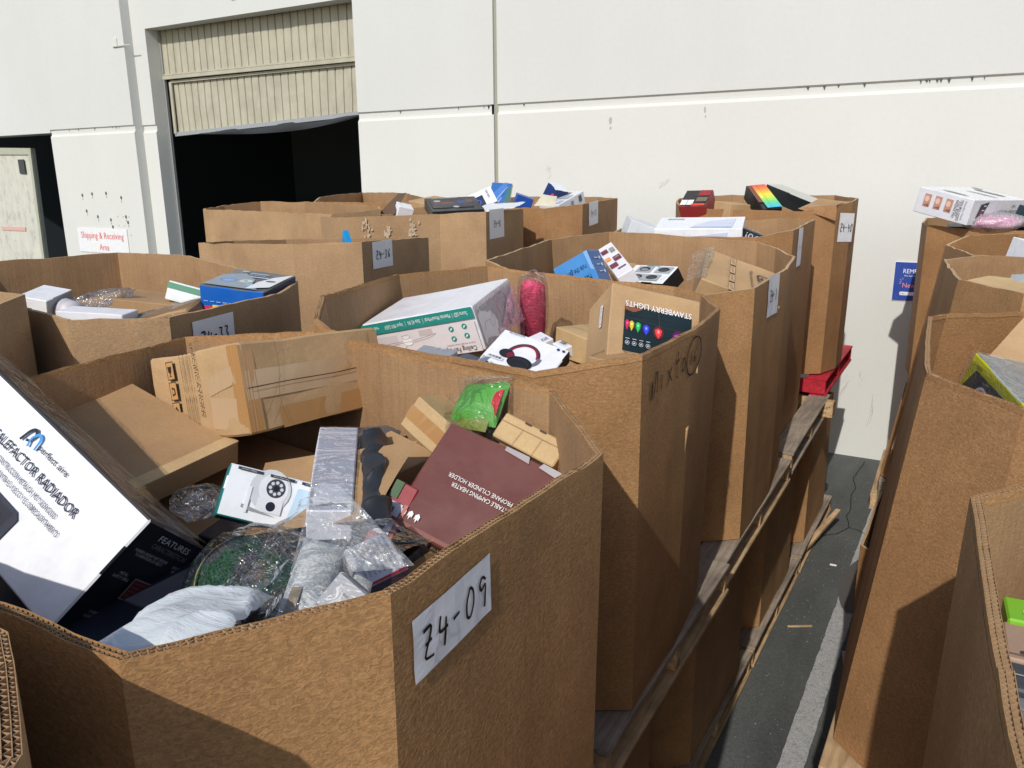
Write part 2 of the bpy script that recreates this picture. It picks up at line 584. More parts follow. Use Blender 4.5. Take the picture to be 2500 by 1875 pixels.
def octabin(name, label, rim, zb, mat, inner=None, scale=1.0, shift=(0, 0), hires=False, group='open cardboard bulk bins', seed=0, bottom=True, ragged=0.003, labels=(), seams=(), visible=True):
    """tall open bulk bin. rim = corner list (x, y, z of the top edge); base = rim scaled about its centre"""
    P = ccw(rim)
    cen = centroid(P)
    root = empty(name, (cen.x, cen.y, zb), label, 'bin', group)
    inner = inner or KIN
    L = lambda x, y, z: (x - cen.x, y - cen.y, z - zb)
    Pi = inset(P, TH)
    top_gap = 0.012 if hires else 0.0
    n = len(P)
    rnd = random.Random(seed)
    panels = []

    def edge_z(i, t, lg):
        z = P[i][2] * (1 - t) + P[(i + 1) % n][2] * t
        return z + ragged * (noise.noise(Vector((i * 5.3 + seed * 11, t * lg * 14, 2.2))) * 1.3 + noise.noise(Vector((i * 3.3 + seed * 7, t * lg * 60, 5))) * 0.6) - 0.016 * max(0.0, noise.noise(Vector((i * 2.3 + seed * 5, t * lg * 7, 8.2))) - 0.34)

    def pt(Q, i, t, z, out):
        a, b = Vector(Q[i][:2]), Vector(Q[(i + 1) % n][:2])
        p = a.lerp(b, t)
        zt = P[i][2] * (1 - t) + P[(i + 1) % n][2] * t
        k = (zt - z) / (zt - zb) if zt > zb else 0
        s = 1 + (scale - 1) * k
        p = Vector((cen.x + (p.x - cen.x) * s + shift[0] * k, cen.y + (p.y - cen.y) * s + shift[1] * k))
        nrm = (b - a).normalized()
        nrm = Vector((nrm.y, -nrm.x))
        env = math.sin(math.pi * min(1, max(0, t))) ** 0.7
        dsp = env * (0.004 * noise.noise(Vector((p.x * 2.2, p.y * 2.2 + seed, z * 2.0))) + 0.0008 * noise.noise(Vector((p.x * 9, p.y * 9, z * 7 + seed))))
        # soft vertical creases across the board
        lgp_ = (b - a).length
        if lgp_ > 0.34:
            for c_ in (0.36 + 0.08 * math.sin(i * 2.1 + seed), 0.68 + 0.06 * math.cos(i * 1.7 + seed)):
                dsp += 0.0018 * max(0.0, 1 - abs(t - c_) * lgp_ / 0.09) * (1 if (i + seed) % 2 else -1)
        p += nrm * dsp
        return p

    for i in range(n):
        a, b = Vector(P[i][:2]), Vector(P[(i + 1) % n][:2])
        lg = (b - a).length
        nu = max(2, min(22, int(lg / 0.035)))
        nv = 12 if visible else 2
        v, f, mi = [], [], []
        zs = [j / nv for j in range(nv + 1)]
        for side, Q in ((0, P), (1, Pi)):
            for j in range(nv + 1):
                for u in range(nu + 1):
                    t = u / nu
                    zt = edge_z(i, t, lg) - top_gap
                    z = zb + (zt - zb) * zs[j]
                    p = pt(Q, i, t, z, 0)
                    v.append(L(p.x, p.y, z))
        W1 = nu + 1
        off = W1 * (nv + 1)
        for j in range(nv):
            for u in range(nu):
                f.append((j * W1 + u, j * W1 + u + 1, (j + 1) * W1 + u + 1, (j + 1) * W1 + u))
                mi.append(0)
                f.append((off + j * W1 + u + 1, off + j * W1 + u, off + (j + 1) * W1 + u, off + (j + 1) * W1 + u + 1))
                mi.append(1)
        def quad(q, m_):
            b0 = len(v)
            v.extend([v[k_] for k_ in q])
            f.append((b0, b0 + 1, b0 + 2, b0 + 3))
            mi.append(m_)

        for u in range(nu):
            quad((nv * W1 + u, nv * W1 + u + 1, off + nv * W1 + u + 1, off + nv * W1 + u), 2)
        quad((nu, 0, off, off + nu), 1)
        for u in (0, nu):      # mitre ends
            quad((u, nv * W1 + u, off + nv * W1 + u, off + u), 1)
        po = obj('side_panel', v, f, [mat, inner, KDARK if hires else KEDGE], root, mi, smooth=False)
        po.data.polygons.foreach_set('use_smooth', [m_ in (0, 1) for m_ in mi])
        panels.append(po)
        if hires:
            # real double-wall edge: three liners and two zigzag flutes, standing 12 mm above the filled core
            v, f, mi = [], [], []

            def Pat(t, dist, z):
                p = pt(P, i, t, z, 0)
                nn = (b - a).normalized()
                nn = Vector((-nn.y, nn.x))
                # mitre: slide towards the inner corner at the ends
                pin = pt(Pi, i, t, z, 0)
                return p.lerp(pin, dist / TH)

            def strip(seq, h0, h1, thick, m_):
                bb = len(v)
                for (t, dd_) in seq:
                    zt = edge_z(i, t, lg)
                    for hh in (h0, h1):
                        for e_ in (0, thick):
                            p = Pat(t, dd_ + e_, zt)
                            v.append(L(p.x, p.y, zt + hh))
                for k in range(len(seq) - 1):
                    q = bb + k * 4
                    for A_, B_ in ((0, 2), (3, 1), (2, 3)):
                        f.append((q + A_, q + 4 + A_, q + 4 + B_, q + B_))
                        mi.append(m_)

            ns = max(2, nu)
            for dd_ in (0.0, 0.0052, TH - 0.0007):
                strip([(k / ns, dd_) for k in range(ns + 1)], -0.0125, 0.0, 0.0007, 0)
            for (d0, d1, pit) in ((0.0008, 0.0051, 0.0066), (0.0059, 0.0112, 0.0082)):
                m_n = max(2, int(lg / (pit / 2)))
                strip([(k / m_n, d0 if k % 2 else d1) for k in range(m_n + 1)], -0.0125, -0.0008, 0.0006, 1)
            eo = obj('corrugated_edge', v, f, [mat, KFLUTE], po, mi)
            tag(eo, kind='stuff')
    if bottom:
        v = [L(cen.x + (p[0] - cen.x) * scale * 0.985 + shift[0], cen.y + (p[1] - cen.y) * scale * 0.985 + shift[1], zb + 0.004) for p in Pi]
        v2 = [(x, y, z + 0.01) for x, y, z in v]
        m_ = len(v)
        f = [tuple(reversed(range(m_))), tuple(range(m_, 2 * m_))] + [(k, (k + 1) % m_, m_ + (k + 1) % m_, m_ + k) for k in range(m_)]
        obj('bottom_panel', v + v2, f, inner, root)

    def on_panel(i, t, z, lift):
        a, b = Vector(P[i][:2]), Vector(P[(i + 1) % n][:2])
        e = (b - a).normalized()
        p = pt(P, i, t, z, 0)
        # the panel's lean
        p2 = pt(P, i, t, z - 0.1, 0)
        vdir = Vector((p.x - p2.x, p.y - p2.y, 0.1)).normalized()
        u3 = Vector((e.x, e.y, 0))
        nn = u3.cross(vdir).normalized()
        return Vector(L(p.x, p.y, z)) + nn * lift, u3, vdir, nn

    def find(x, y):
        """panel index and fraction nearest to plan point x, y"""
        best = None
        for i in range(n):
            a, b = Vector(P[i][:2]), Vector(P[(i + 1) % n][:2])
            ab = b - a
            t = max(0, min(1, (Vector((x, y)) - a).dot(ab) / ab.length_squared))
            dist = (a + ab * t - Vector((x, y))).length
            if best is None or dist < best[0]:
                best = (dist, i, t)
        return best[1], best[2]

    for lb in labels:
        i, t = find(*lb['at'])
        lgp = (Vector(P[(i + 1) % n][:2]) - Vector(P[i][:2])).length
        a_ = R(lb.get('rot', 0))
        ca, sa = math.cos(a_), math.sin(a_)

        def stick(x, y, lift, wav=0.0):
            xx, yy = x * ca - y * sa, x * sa + y * ca
            o3, u3, v3, nn = on_panel(i, t + xx / lgp, lb['z'] + yy, lift)
            return o3 + nn * wav * noise.noise(Vector((x * 26, y * 26, seed)))

        if lb.get('w'):
            vv, ff = [], []
            k = 8
            for jy in range(k + 1):
                for jx in range(k + 1):
                    vv.append(stick((jx / k - .5) * lb['w'], (jy / k - .5) * lb['h'], 0.0028, 0.0012))
            for jy in range(k):
                for jx in range(k):
                    q = jy * (k + 1) + jx
                    ff.append((q, q + 1, q + k + 2, q + k + 1))
            sh = obj('paper_label', vv, ff, PAPER, root)
        else:
            sh = root
        if lb.get('text'):
            v, f = writing(lb['text'], lb['th'], lb.get('sw', 0.004), gap=lb.get('gap', 0.95))
            du, dv = lb.get('off', (0, 0))
            obj('handwriting', [stick((x + du) * lb.get('sx', 1), y + dv, 0.0050 if lb.get('w') else 0.0042, 0.0012 if lb.get('w') else 0) for x, y, _ in v], f, MARK, sh)
    for sm in seams:
        # overlapping sheet: starts at a plan point, runs along the panel to its end or another point
        i, t0 = find(*sm['a'])
        j, t1 = find(*sm['b'])
        if i != j:
            t1 = 1.0 if ((i + 1) % n == j) else 0.0
        z0, z1 = zb + 0.02, None
        vv, ff = [], []
        kk = 8
        hh = 10
        for s_ in range(kk + 1):
            t = t0 + (t1 - t0) * s_ / kk
            zt = edge_z(i, t, 1) - sm.get('drop', 0.012)
            for q in range(hh + 1):
                z = z0 + (zt - z0) * q / hh
                p, u3, v3, nn = on_panel(i, t, z, 0.0)
                for lf in (0.0, 0.006 + sm.get('gape', 0.004) * (1 - s_ / kk)):
                    vv.append(p + nn * lf)
        H2 = (hh + 1) * 2
        for s_ in range(kk):
            for q in range(hh):
                b0 = s_ * H2 + q * 2
                ff.append((b0 + 1, b0 + 3, b0 + H2 + 3, b0 + H2 + 1))
            b0 = s_ * H2 + hh * 2
            ff.append((b0, b0 + H2, b0 + H2 + 1, b0 + 1))
        for q in range(hh):
            b0 = q * 2
            ff.append((b0, b0 + 1, b0 + 3, b0 + 2))
        obj('overlap_sheet', vv, ff, mat, root)
    return root


# ------------------------------------------------------------------ pallets
def make_pallet(lab, mw=None):
    r = empty('wooden_pallet', (0, 0, 0), lab, 'pallet')
    mw = mw or W_PALE
    rnd = random.Random(3)
    Lx, Ly = 1.02, 1.2
    for k in range(3):
        y = [-0.58, 0.0, 0.58][k]
        bm = bevelled(-Lx / 2 + 0.012 * rnd.random(), Lx / 2 - 0.006, y - 0.02, y + 0.02, 0.0165, 0.1035, 0.002, 1, 2, 0.002, k)
        bm_obj('stringer', bm, mw, r)
    for k in range(6):
        wd = 0.125 if k in (0, 5) else 0.09
        x = -Lx / 2 + wd / 2 + (Lx - 0.125) * k / 5
        if k == 5:
            x = Lx / 2 - wd / 2
        bm = bevelled(x - wd / 2, x + wd / 2, -Ly / 2 + 0.01 * rnd.random(), Ly / 2 - 0.01 * rnd.random(), 0.104, 0.12, 0.002, 1, 3, 0.003, k + 9)
        bm_obj('deck_board', bm, [mw, W_GREY][k % 2 if mw is W_PALE else 0], r)
    for k in range(3):
        x = [-Lx / 2 + 0.05, 0, Lx / 2 - 0.05][k]
        bm = bevelled(x - 0.05, x + 0.05, -Ly / 2 + 0.012 * rnd.random(), Ly / 2, 0.0, 0.016, 0.002, 1, 3, 0.003, k + 19)
        bm_obj('base_board', bm, mw, r)
    return r


def copy_tree(o, parent=None):
    c = o.copy()
    COL.objects.link(c)
    c.parent = parent
    for ch in o.children:
        copy_tree(ch, c)
    return c


# ------------------------------------------------------------------ ground
def asphalt():
    m, t, p = base_mat('asphalt', (0.045, 0.047, 0.045, 1), 0.85, 0.3)
    v = coords(t)
    f = noise_n(t, v, 190, 3, 0.7)
    s = noise_n(t, v, 46, 4, 0.7)
    b = noise_n(t, coords(t, (1, 0.35, 1), (0, 0, 0.25)), 2.2, 4, 0.55)
    c = ramp(t, f, [(0.3, (0.068, 0.072, 0.069, 1)), (0.55, (0.108, 0.113, 0.107, 1)), (0.76, (0.24, 0.242, 0.23, 1))])
    c = mixc(t, 1.0, c, ramp(t, b, [(0.35, g(0.72)), (0.65, g(1.25))]), 'MULTIPLY')
    c = mixc(t, 1.0, c, ramp(t, s, [(0.3, g(0.8)), (0.7, g(1.15))]), 'MULTIPLY')
    t.links.new(c, p.inputs['Base Color'])
    bump(t, p, f, 0.6, 0.004)
    return m


def worn_paint():
    m, t, p = base_mat('worn_road_paint', (0.5, 0.5, 0.48, 1), 0.8, 0.3)
    v = coords(t)
    n = noise_n(t, v, 34, 5, 0.75)
    n2 = noise_n(t, v, 160, 3, 0.7)
    a = ramp(t, n, [(0.30, (0.24, 0.24, 0.235, 1)), (0.42, (0.40, 0.40, 0.39, 1)), (0.7, (0.50, 0.50, 0.485, 1))])
    t.links.new(mixc(t, 1.0, a, ramp(t, n2, [(0.3, g(0.55)), (0.6, g(1.1))]), 'MULTIPLY'), p.inputs['Base Color'])
    bump(t, p, n2, 0.5, 0.003)
    return m


tag(obj('ground', [(-60, -40, 0), (40, -40, 0), (40, 9.6, 0), (-60, 9.6, 0)], [(0, 1, 2, 3)], asphalt()), kind='structure')
mr = worn_paint()
rr = random.Random(5)


def stripe(name, x0, y0, x1, y1, wd, zz):
    a, b = Vector((x0, y0)), Vector((x1, y1))
    dr = (b - a).normalized()
    nn = Vector((-dr.y, dr.x))
    k = int((b - a).length / 0.03)
    vv = []
    for i in range(k + 1):
        p = a.lerp(b, i / k)
        for s_ in (-1, 1):
            q = p + nn * s_ * (wd / 2 + 0.006 * noise.noise(Vector((p.x * 9, p.y * 9, s_ * 4))) + 0.003 * noise.noise(Vector((p.x * 50, p.y * 50, s_ * 4))))
            vv.append((q.x, q.y, zz))
    return tag(obj(name, vv, [(2 * i, 2 * i + 1, 2 * i + 3, 2 * i + 2) for i in range(k)], mr), kind='structure')


stripe('parking_line', -0.462, 0.4, -0.475, 7.35, 0.104, 0.004)
stripe('parking_line', -0.40, 4.13, 1.9, 4.62, 0.15, 0.008)
dk = base_mat('crack_shadow', (0.006, 0.006, 0.006), 0.95)[0]
for ci, pts in enumerate(([(-0.71, 7.45), (-0.73, 7.17), (-0.74, 6.94), (-0.69, 6.75), (-0.70, 6.55), (-0.68, 6.4), (-0.66, 6.25), (-0.67, 6.11), (-0.64, 6.0), (-0.62, 5.9), (-0.68, 5.75), (-0.76, 5.66), (-0.9, 5.6)], [(-0.62, 5.9), (-0.56, 5.88), (-0.51, 5.85), (-0.46, 5.78), (-0.40, 5.70), (-0.2, 5.6)])):
    fine = []
    for i in range(len(pts) - 1):
        for k in range(6):
            p = Vector(pts[i]).lerp(Vector(pts[i + 1]), k / 6)
            fine.append((p.x + 0.012 * noise.noise(Vector((p.y * 22, ci, 0))), p.y + 0.01 * noise.noise(Vector((p.x * 22, ci, 3)))))
    v, f = stroke_mesh([fine], 0.007)
    tag(obj('asphalt_crack', [(p[0], p[1], 0.0045) for p in v], f, dk), kind='structure')
# flat brownish patch laid over the line
pts = [(-0.44 + 0.10 * math.cos(a * 0.35) * (1 + 0.3 * noise.noise(Vector((a, 1, 1)))), 5.03 + 0.40 * math.sin(a * 0.35)) for a in range(18)]
tag(obj('brown_patch', [(x, y, 0.0105) for x, y in pts], [tuple(range(18))], base_mat('patch_brown', (0.10, 0.088, 0.080), 0.75)[0]), kind='structure')

spl = bm_obj('wood_splinter', bevelled(-0.008, 0.008, -0.07, 0.07, 0.0, 0.008, 0.002, 1, 2, 0.006, 2), W_PALE)
spl.location = (-0.66, 4.35, 0.001)
spl.rotation_euler = (0, 0, R(-60))
tag(spl, 'small pale wood splinter on the asphalt beside the left pallets', 'splinter')
scr = bm_obj('paper_scrap', bevelled(-0.02, 0.02, -0.012, 0.012, 0.0, 0.006, 0.002, 1, 2, 0.008, 4), PAPER)
scr.location = (-0.62, 5.22, 0.001)
tag(scr, 'tiny white paper scrap alone in the middle of the aisle', 'scrap')
rg = random.Random(77)
v, f = [], []
for k in range(900):
    x, y = rg.uniform(-0.85, -0.2), rg.uniform(1.5, 7.4)
    s_ = 0.0015 + 0.004 * rg.random() ** 3
    b0 = len(v)
    v += [(x + s_, y, 0), (x, y + s_, 0), (x - s_ * rg.uniform(.6, 1.2), y, 0), (x, y - s_, 0), (x, y, s_ * 0.9)]
    f += [(b0, b0 + 1, b0 + 4), (b0 + 1, b0 + 2, b0 + 4), (b0 + 2, b0 + 3, b0 + 4), (b0 + 3, b0, b0 + 4)]
tag(obj('grit', v, f, base_mat('grit_stone', (0.22, 0.21, 0.20), 0.9)[0]), kind='stuff')

# ------------------------------------------------------------------ warehouse
def wall_mat(name, col):
    m, t, p = base_mat(name, (*col, 1), 0.75, 0.25)
    v = coords(t)
    b = noise_n(t, coords(t, (1, 1, 0.6)), 0.7, 5, 0.6)
    f = noise_n(t, v, 26, 4, 0.6)
    c = ramp(t, b, [(0.3, (col[0] * 0.955, col[1] * 0.95, col[2] * 0.945, 1)), (0.65, (*col, 1))])
    c = mixc(t, 1.0, c, ramp(t, f, [(0.3, g(0.975)), (0.6, g(1.0))]), 'MULTIPLY')
    # faint scattered specks of dirt
    n = noise_n(t, v, 9, 6, 0.8)
    c = mixc(t, ramp(t, n, [(0.70, g(0)), (0.78, g(0.35))]), c, (0.45, 0.44, 0.40, 1))
    t.links.new(c, p.inputs['Base Color'])
    bump(t, p, f, 0.12, 0.004, None)
    return m


WM = wall_mat('painted_concrete', (0.655, 0.66, 0.63))
WM2 = wall_mat('painted_concrete_lower', (0.69, 0.693, 0.65))
WJ = base_mat('joint_sealant', (0.33, 0.34, 0.27), 0.8)[0]
bld = empty('warehouse', (-6, 7.56, 0), 'white painted tilt-up concrete warehouse wall with roller door openings', 'building')
BO = Vector((-6, 7.56, 0))


def profile_panel(name, x0, x1, y, prof, thick, mat, parent=bld):
    """vertical concrete panel between x0 and x1 following a (dy, z) face profile; flat back"""
    v = []
    for (dy, z) in prof:
        for x in (x0, x1):
            v.append((x - BO.x, y + dy - BO.y, z))
    m_ = len(prof)
    for z in (prof[0][1], prof[-1][1]):
        for x in (x0, x1):
            v.append((x - BO.x, y + thick - BO.y, z))
    f = [(2 * i, 2 * i + 1, 2 * i + 3, 2 * i + 2) for i in range(m_ - 1)]
    b = 2 * m_
    f += [(b + 1, b, b + 2, b + 3), (0, b, b + 1, 1), (2 * m_ - 2, 2 * m_ - 1, b + 3, b + 2)]
    f.append(tuple([2 * i for i in range(m_)] + [b + 2, b]))
    f.append(tuple([2 * i + 1 for i in range(m_)][::-1] + [b + 1, b + 3]))
    return obj(name, v, f, mat, parent)


GZ0, GZ1 = 3.13, 3.235
low = lambda z0=0.0: [(0, z0), (0, GZ0), (0.022, GZ0 + 0.030), (0.022, (GZ0 + GZ1) / 2)]
upp = lambda z1=6.4: [(0.022, (GZ0 + GZ1) / 2), (0.022, GZ1 - 0.012), (0, GZ1), (0, z1)]
YW = 7.56
# right of the roller door
for x0, x1 in ((-6.48, -4.632), (-4.585, 14.0)):
    profile_panel('concrete_panel', x0, x1, YW, low(), 0.2, WM2)
    profile_panel('concrete_panel', x0, x1, YW, upp(), 0.2, WM)
profile_panel('joint_filler', -4.632, -4.585, YW + 0.028, [(0, 0), (0, 6.4)], 0.15, WJ)
profile_panel('joint_backing', -4.655, -4.632, YW - 0.001, [(0.004, 0), (0.004, 6.4)], 0.004, base_mat('pale_chamfer', (0.62, 0.62, 0.56), 0.8)[0])
# lintel over the door and the pier left of it
profile_panel('door_lintel', -10.11, -6.48, YW, [(0, 4.46), (0, 6.4)], 0.2, WM)
profile_panel('concrete_pier', -10.39, -10.11, YW, low(), 0.2, WM2)
profile_panel('concrete_pier', -10.39, -10.11, YW, upp(), 0.2, WM)
# proud left wall with its own opening
profile_panel('concrete_panel', -12.38, -10.39, YW - 0.14, low(), 0.34, WM2)
profile_panel('concrete_panel', -12.38, -10.39, YW - 0.14, upp(), 0.34, WM)
profile_panel('concrete_panel', -19, -12.38, YW - 0.14, [(0, 3.19), (0, GZ1), (0, 6.4)], 0.34, WM)
profile_panel('concrete_panel', -24, -17.5, YW - 0.14, low(), 0.34, WM2)
v, f = boxvf(-24, 14, -0.2, 0.5, 6.4, 6.5)
obj('parapet_cap', [(x - BO.x, y, z) for x, y, z in v], f, WM, bld)
# door frame angles (grey steel jamb)
JM = paint((150, 152, 148), 0.6)
for x0, x1 in ((-10.11, -10.085), (-6.505, -6.48)):
    v, f = boxvf(x0, x1, 7.762, 7.80, 0, 4.46)
    obj('steel_jamb', [(x - BO.x, y - BO.y, z) for x, y, z in v], f, JM, bld)
# dark hall behind
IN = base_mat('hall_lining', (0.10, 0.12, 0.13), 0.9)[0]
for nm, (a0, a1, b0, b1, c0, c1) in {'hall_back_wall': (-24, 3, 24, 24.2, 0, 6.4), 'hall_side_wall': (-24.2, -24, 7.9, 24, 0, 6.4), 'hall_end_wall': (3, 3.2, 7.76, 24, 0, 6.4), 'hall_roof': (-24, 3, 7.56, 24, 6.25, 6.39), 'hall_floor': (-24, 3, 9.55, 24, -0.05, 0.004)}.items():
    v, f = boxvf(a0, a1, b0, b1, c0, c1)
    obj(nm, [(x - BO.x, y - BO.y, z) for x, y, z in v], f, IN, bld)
# scuffs and anchor holes on the wall
SC = base_mat('scuff', (0.42, 0.42, 0.38), 0.8)[0]
SD = base_mat('anchor_hole', (0.10, 0.10, 0.09), 0.8)[0]
rnd = random.Random(11)


def on_wall(pts, y, mat, name, wd):
    v, f = stroke_mesh([pts], wd)
    obj(name, [(p[0] - BO.x, y - BO.y, p[1]) for p in v], f, mat, bld)


for (xa, za, xb, zb_) in ((-1.14, 2.05, -1.27, 1.62), (-0.92, 0.70, -0.98, 0.52), (-0.70, 0.66, -0.73, 0.26), (-1.05, 1.30, -1.08, 1.18), (-2.7, 2.45, -2.78, 2.36), (-0.83, 0.78, -0.84, 0.72), (-3.95, 2.62, -4.0, 2.55)):
    for k in range(5):
        ox, oz = rnd.gauss(0, 0.012), rnd.gauss(0, 0.04)
        a_, b_2 = rnd.random() * 0.5, 0.5 + rnd.random() * 0.5
        p0 = (xa + (xb - xa) * a_ + ox, za + (zb_ - za) * a_ + oz)
        p1 = (xa + (xb - xa) * b_2 + ox, za + (zb_ - za) * b_2 + oz)
        mid = ((p0[0] + p1[0]) / 2 + rnd.gauss(0, 0.008), (p0[1] + p1[1]) / 2)
        on_wall([p0, mid, p1], YW - 0.0012 - 0.0003 * k, SC, 'scuff_mark', 0.003)
YL = YW - 0.14
for (x, z) in ((-11.78, 2.28), (-11.55, 2.30), (-11.2, 2.31), (-10.86, 2.25), (-11.73, 2.05), (-11.48, 1.97), (-11.17, 1.93), (-11.14, 1.83), (-10.8, 1.98), (-10.78, 1.9)):
    for k in range(2):
        pts = ngon(x + rnd.gauss(0, 0.006), z - 0.05 * k, 0.022 - 0.009 * k, 0.027 - 0.008 * k, 9)
        obj('anchor_hole', [(a_ - BO.x, YL - 0.0015 - 0.0004 * k - BO.y, b_2) for a_, b_2 in pts], [tuple(reversed(range(9)))], SD if k == 0 else SC, bld)
for i in range(3):
    for j in range(3):
        if rnd.random() < .8:
            pts = ngon(-11.0 + i * 0.13, 1.98 - j * 0.13, 0.012, 0.014, 7)
            obj('anchor_hole', [(a_ - BO.x, YL - 0.0015 - BO.y, b_2) for a_, b_2 in pts], [tuple(reversed(range(7)))], SC, bld)
# patches of bare plaster by the groove
for (x, z, a, b) in ((-3.3, 3.02, 0.018, 0.035), (-3.3, 2.95, 0.012, 0.018), (-2.37, 3.08, 0.012, 0.03), (-2.36, 3.02, 0.008, 0.012)):
    pts = [(x + a * math.cos(k) * (0.7 + 0.5 * rnd.random()), z + b * math.sin(k) * (0.7 + 0.5 * rnd.random())) for k in [i * 0.63 for i in range(10)]]
    obj('paint_chip', [(p - BO.x, YW - 0.0015 - BO.y, q) for p, q in pts], [tuple(reversed(range(10)))], SC, bld)
for k in range(34):       # chipped lower arris of the groove
    x = rnd.choice([rnd.uniform(-12.3, -10.45), rnd.uniform(-1.0, 0.9), rnd.uniform(-1.6, 0.9), rnd.uniform(-6, -1)])
    y_ = YL if x < -10.39 else YW
    ww = 0.008 + 0.02 * rnd.random()
    zz = GZ1 - 0.012
    obj('groove_chip', [(x - BO.x, y_ + 0.018 - BO.y, zz), (x + ww - BO.x, y_ + 0.018 - BO.y, zz), (x + ww * 0.6 - BO.x, y_ + 0.018 - BO.y, zz - 0.02 - 0.02 * rnd.random())], [(0, 2, 1)], SD, bld)
# surface-mounted cable bracket on the pier
v, f = boxvf(-10.62, -10.52, YL - 0.012, YL - 0.0, 4.25, 4.36)
obj('bracket_plate', [(x - BO.x, y - BO.y, z) for x, y, z in v], f, paint((214, 214, 204), 0.6), bld)
v, f = boxvf(-10.60, -10.22, YL - 0.022, YL - 0.014, 4.25, 4.262)
obj('bracket_bar', [(x - BO.x, y - BO.y, z) for x, y, z in v], f, paint((190, 190, 180), 0.6), bld)

# ------------------------------------------------------------------ sectional door
DM = base_mat('door_steel_beige', (0.47, 0.44, 0.335, 1), 0.5)
t = DM[1]
n = noise_n(t, coords(t, (1, 1, 0.5)), 5, 5, 0.7)
t.links.new(mixc(t, 1.0, (0.47, 0.44, 0.335, 1), ramp(t, n, [(0.3, g(0.82)), (0.6, g(1.03))]), 'MULTIPLY'), DM[2].inputs['Base Color'])
DM = DM[0]
door = empty('sectional_door', (-8.3, 7.8, 3.1), 'beige ribbed steel loading door, half raised and hanging crooked', 'door')
DO = Vector((-8.3, 7.8, 3.1))


def ribbed(name, xl0, xr0, xl1, xr1, zl0, zr0, zl1, zr1, y, pitch=0.132, dep=0.016):
    """ribbed sheet, corners given bottom (0) and top (1), left/right"""
    nr = int((xr0 - xl0) / pitch)
    prof = []
    for k in range(nr + 1):
        for a_, dy in ((0.0, 0), (0.82, 0), (0.86, dep), (0.96, dep)):
            tt = (k + a_) / (nr + 1)
            prof.append((tt, dy))
    prof.append((1.0, 0))
    v, f = [], []
    nv = 6
    for j in range(nv + 1):
        s_ = j / nv
        for tt, dy in prof:
            x = (xl0 + (xr0 - xl0) * tt) * (1 - s_) + (xl1 + (xr1 - xl1) * tt) * s_
            z = (zl0 + (zr0 - zl0) * tt) * (1 - s_) + (zl1 + (zr1 - zl1) * tt) * s_
            dent = 0.006 * noise.noise(Vector((x * 1.7, z * 2.5, 4))) + 0.010 * max(0, noise.noise(Vector((x * 4.5, z * 6, 9))))
            v.append((x - DO.x, y + dy + dent - DO.y, z - DO.z))
    w1 = len(prof)
    for j in range(nv):
        for k in range(w1 - 1):
            f.append((j * w1 + k, j * w1 + k + 1, (j + 1) * w1 + k + 1, (j + 1) * w1 + k))
    return obj(name, v, f, DM, door)


ribbed('upper_section', -10.10, -6.49, -10.10, -6.49, 3.90, 3.88, 4.62, 4.60, 7.785)
ribbed('lower_section', -10.0, -6.52, -10.02, -6.50, 3.14, 3.28, 3.80, 3.80, 7.835)


def door_bar(name, x0, z0, x1, z1, y, h, dd, mat=None):
    v = []
    for (x, z) in ((x0, z0), (x1, z1)):
        for yy, zz in ((y, z), (y + dd, z), (y + dd, z + h), (y, z + h)):
            v.append((x - DO.x, yy - DO.y, zz - DO.z))
    f = [(0, 4, 5, 1), (1, 5, 6, 2), (2, 6, 7, 3), (3, 7, 4, 0), (0, 1, 2, 3), (7, 6, 5, 4)]
    obj(name, v, f, mat or DM, door)


door_bar('section_rail', -10.11, 3.835, -6.485, 3.825, 7.755, 0.045, 0.05)
door_bar('section_rail', -10.11, 3.885, -6.485, 3.875, 7.765, 0.02, 0.03)
door_bar('section_rail', -10.02, 3.79, -6.5, 3.79, 7.80, 0.03, 0.04)
GREYR = paint((158, 162, 164), 0.45)
door_bar('bottom_rail', -10.03, 3.085, -6.49, 3.225, 7.80, 0.05, 0.05, GREYR)
door_bar('end_stile', -10.035, 3.12, -9.985, 3.12, 7.79, 0.68, 0.02)
# sagging rubber seal
v, f = [], []
for k in range(31):
    s_ = k / 30
    x = -9.7 + 3.2 * s_
    z = 3.10 + 0.14 * (0.3 + s_ * 3.2) / 3.5
    sag = 0.115 * math.sin(math.pi * min(1, s_ * 1.02)) ** 0.8 * (0.6 + 0.6 * s_)
    for q, (a_, yy) in enumerate(((0, 7.81), (0.5, 7.79), (1, 7.80))):
        v.append((x - DO.x, yy - DO.y + 0.012 * math.sin(s_ * 19 + q), z - sag * a_ - DO.z))
for k in range(30):
    for q in range(2):
        f.append((k * 3 + q, k * 3 + q + 1, k * 3 + q + 4, k * 3 + q + 3))
obj('rubber_seal', v, f, base_mat('black_rubber', (0.03, 0.032, 0.035), 0.6)[0], door, smooth=True)

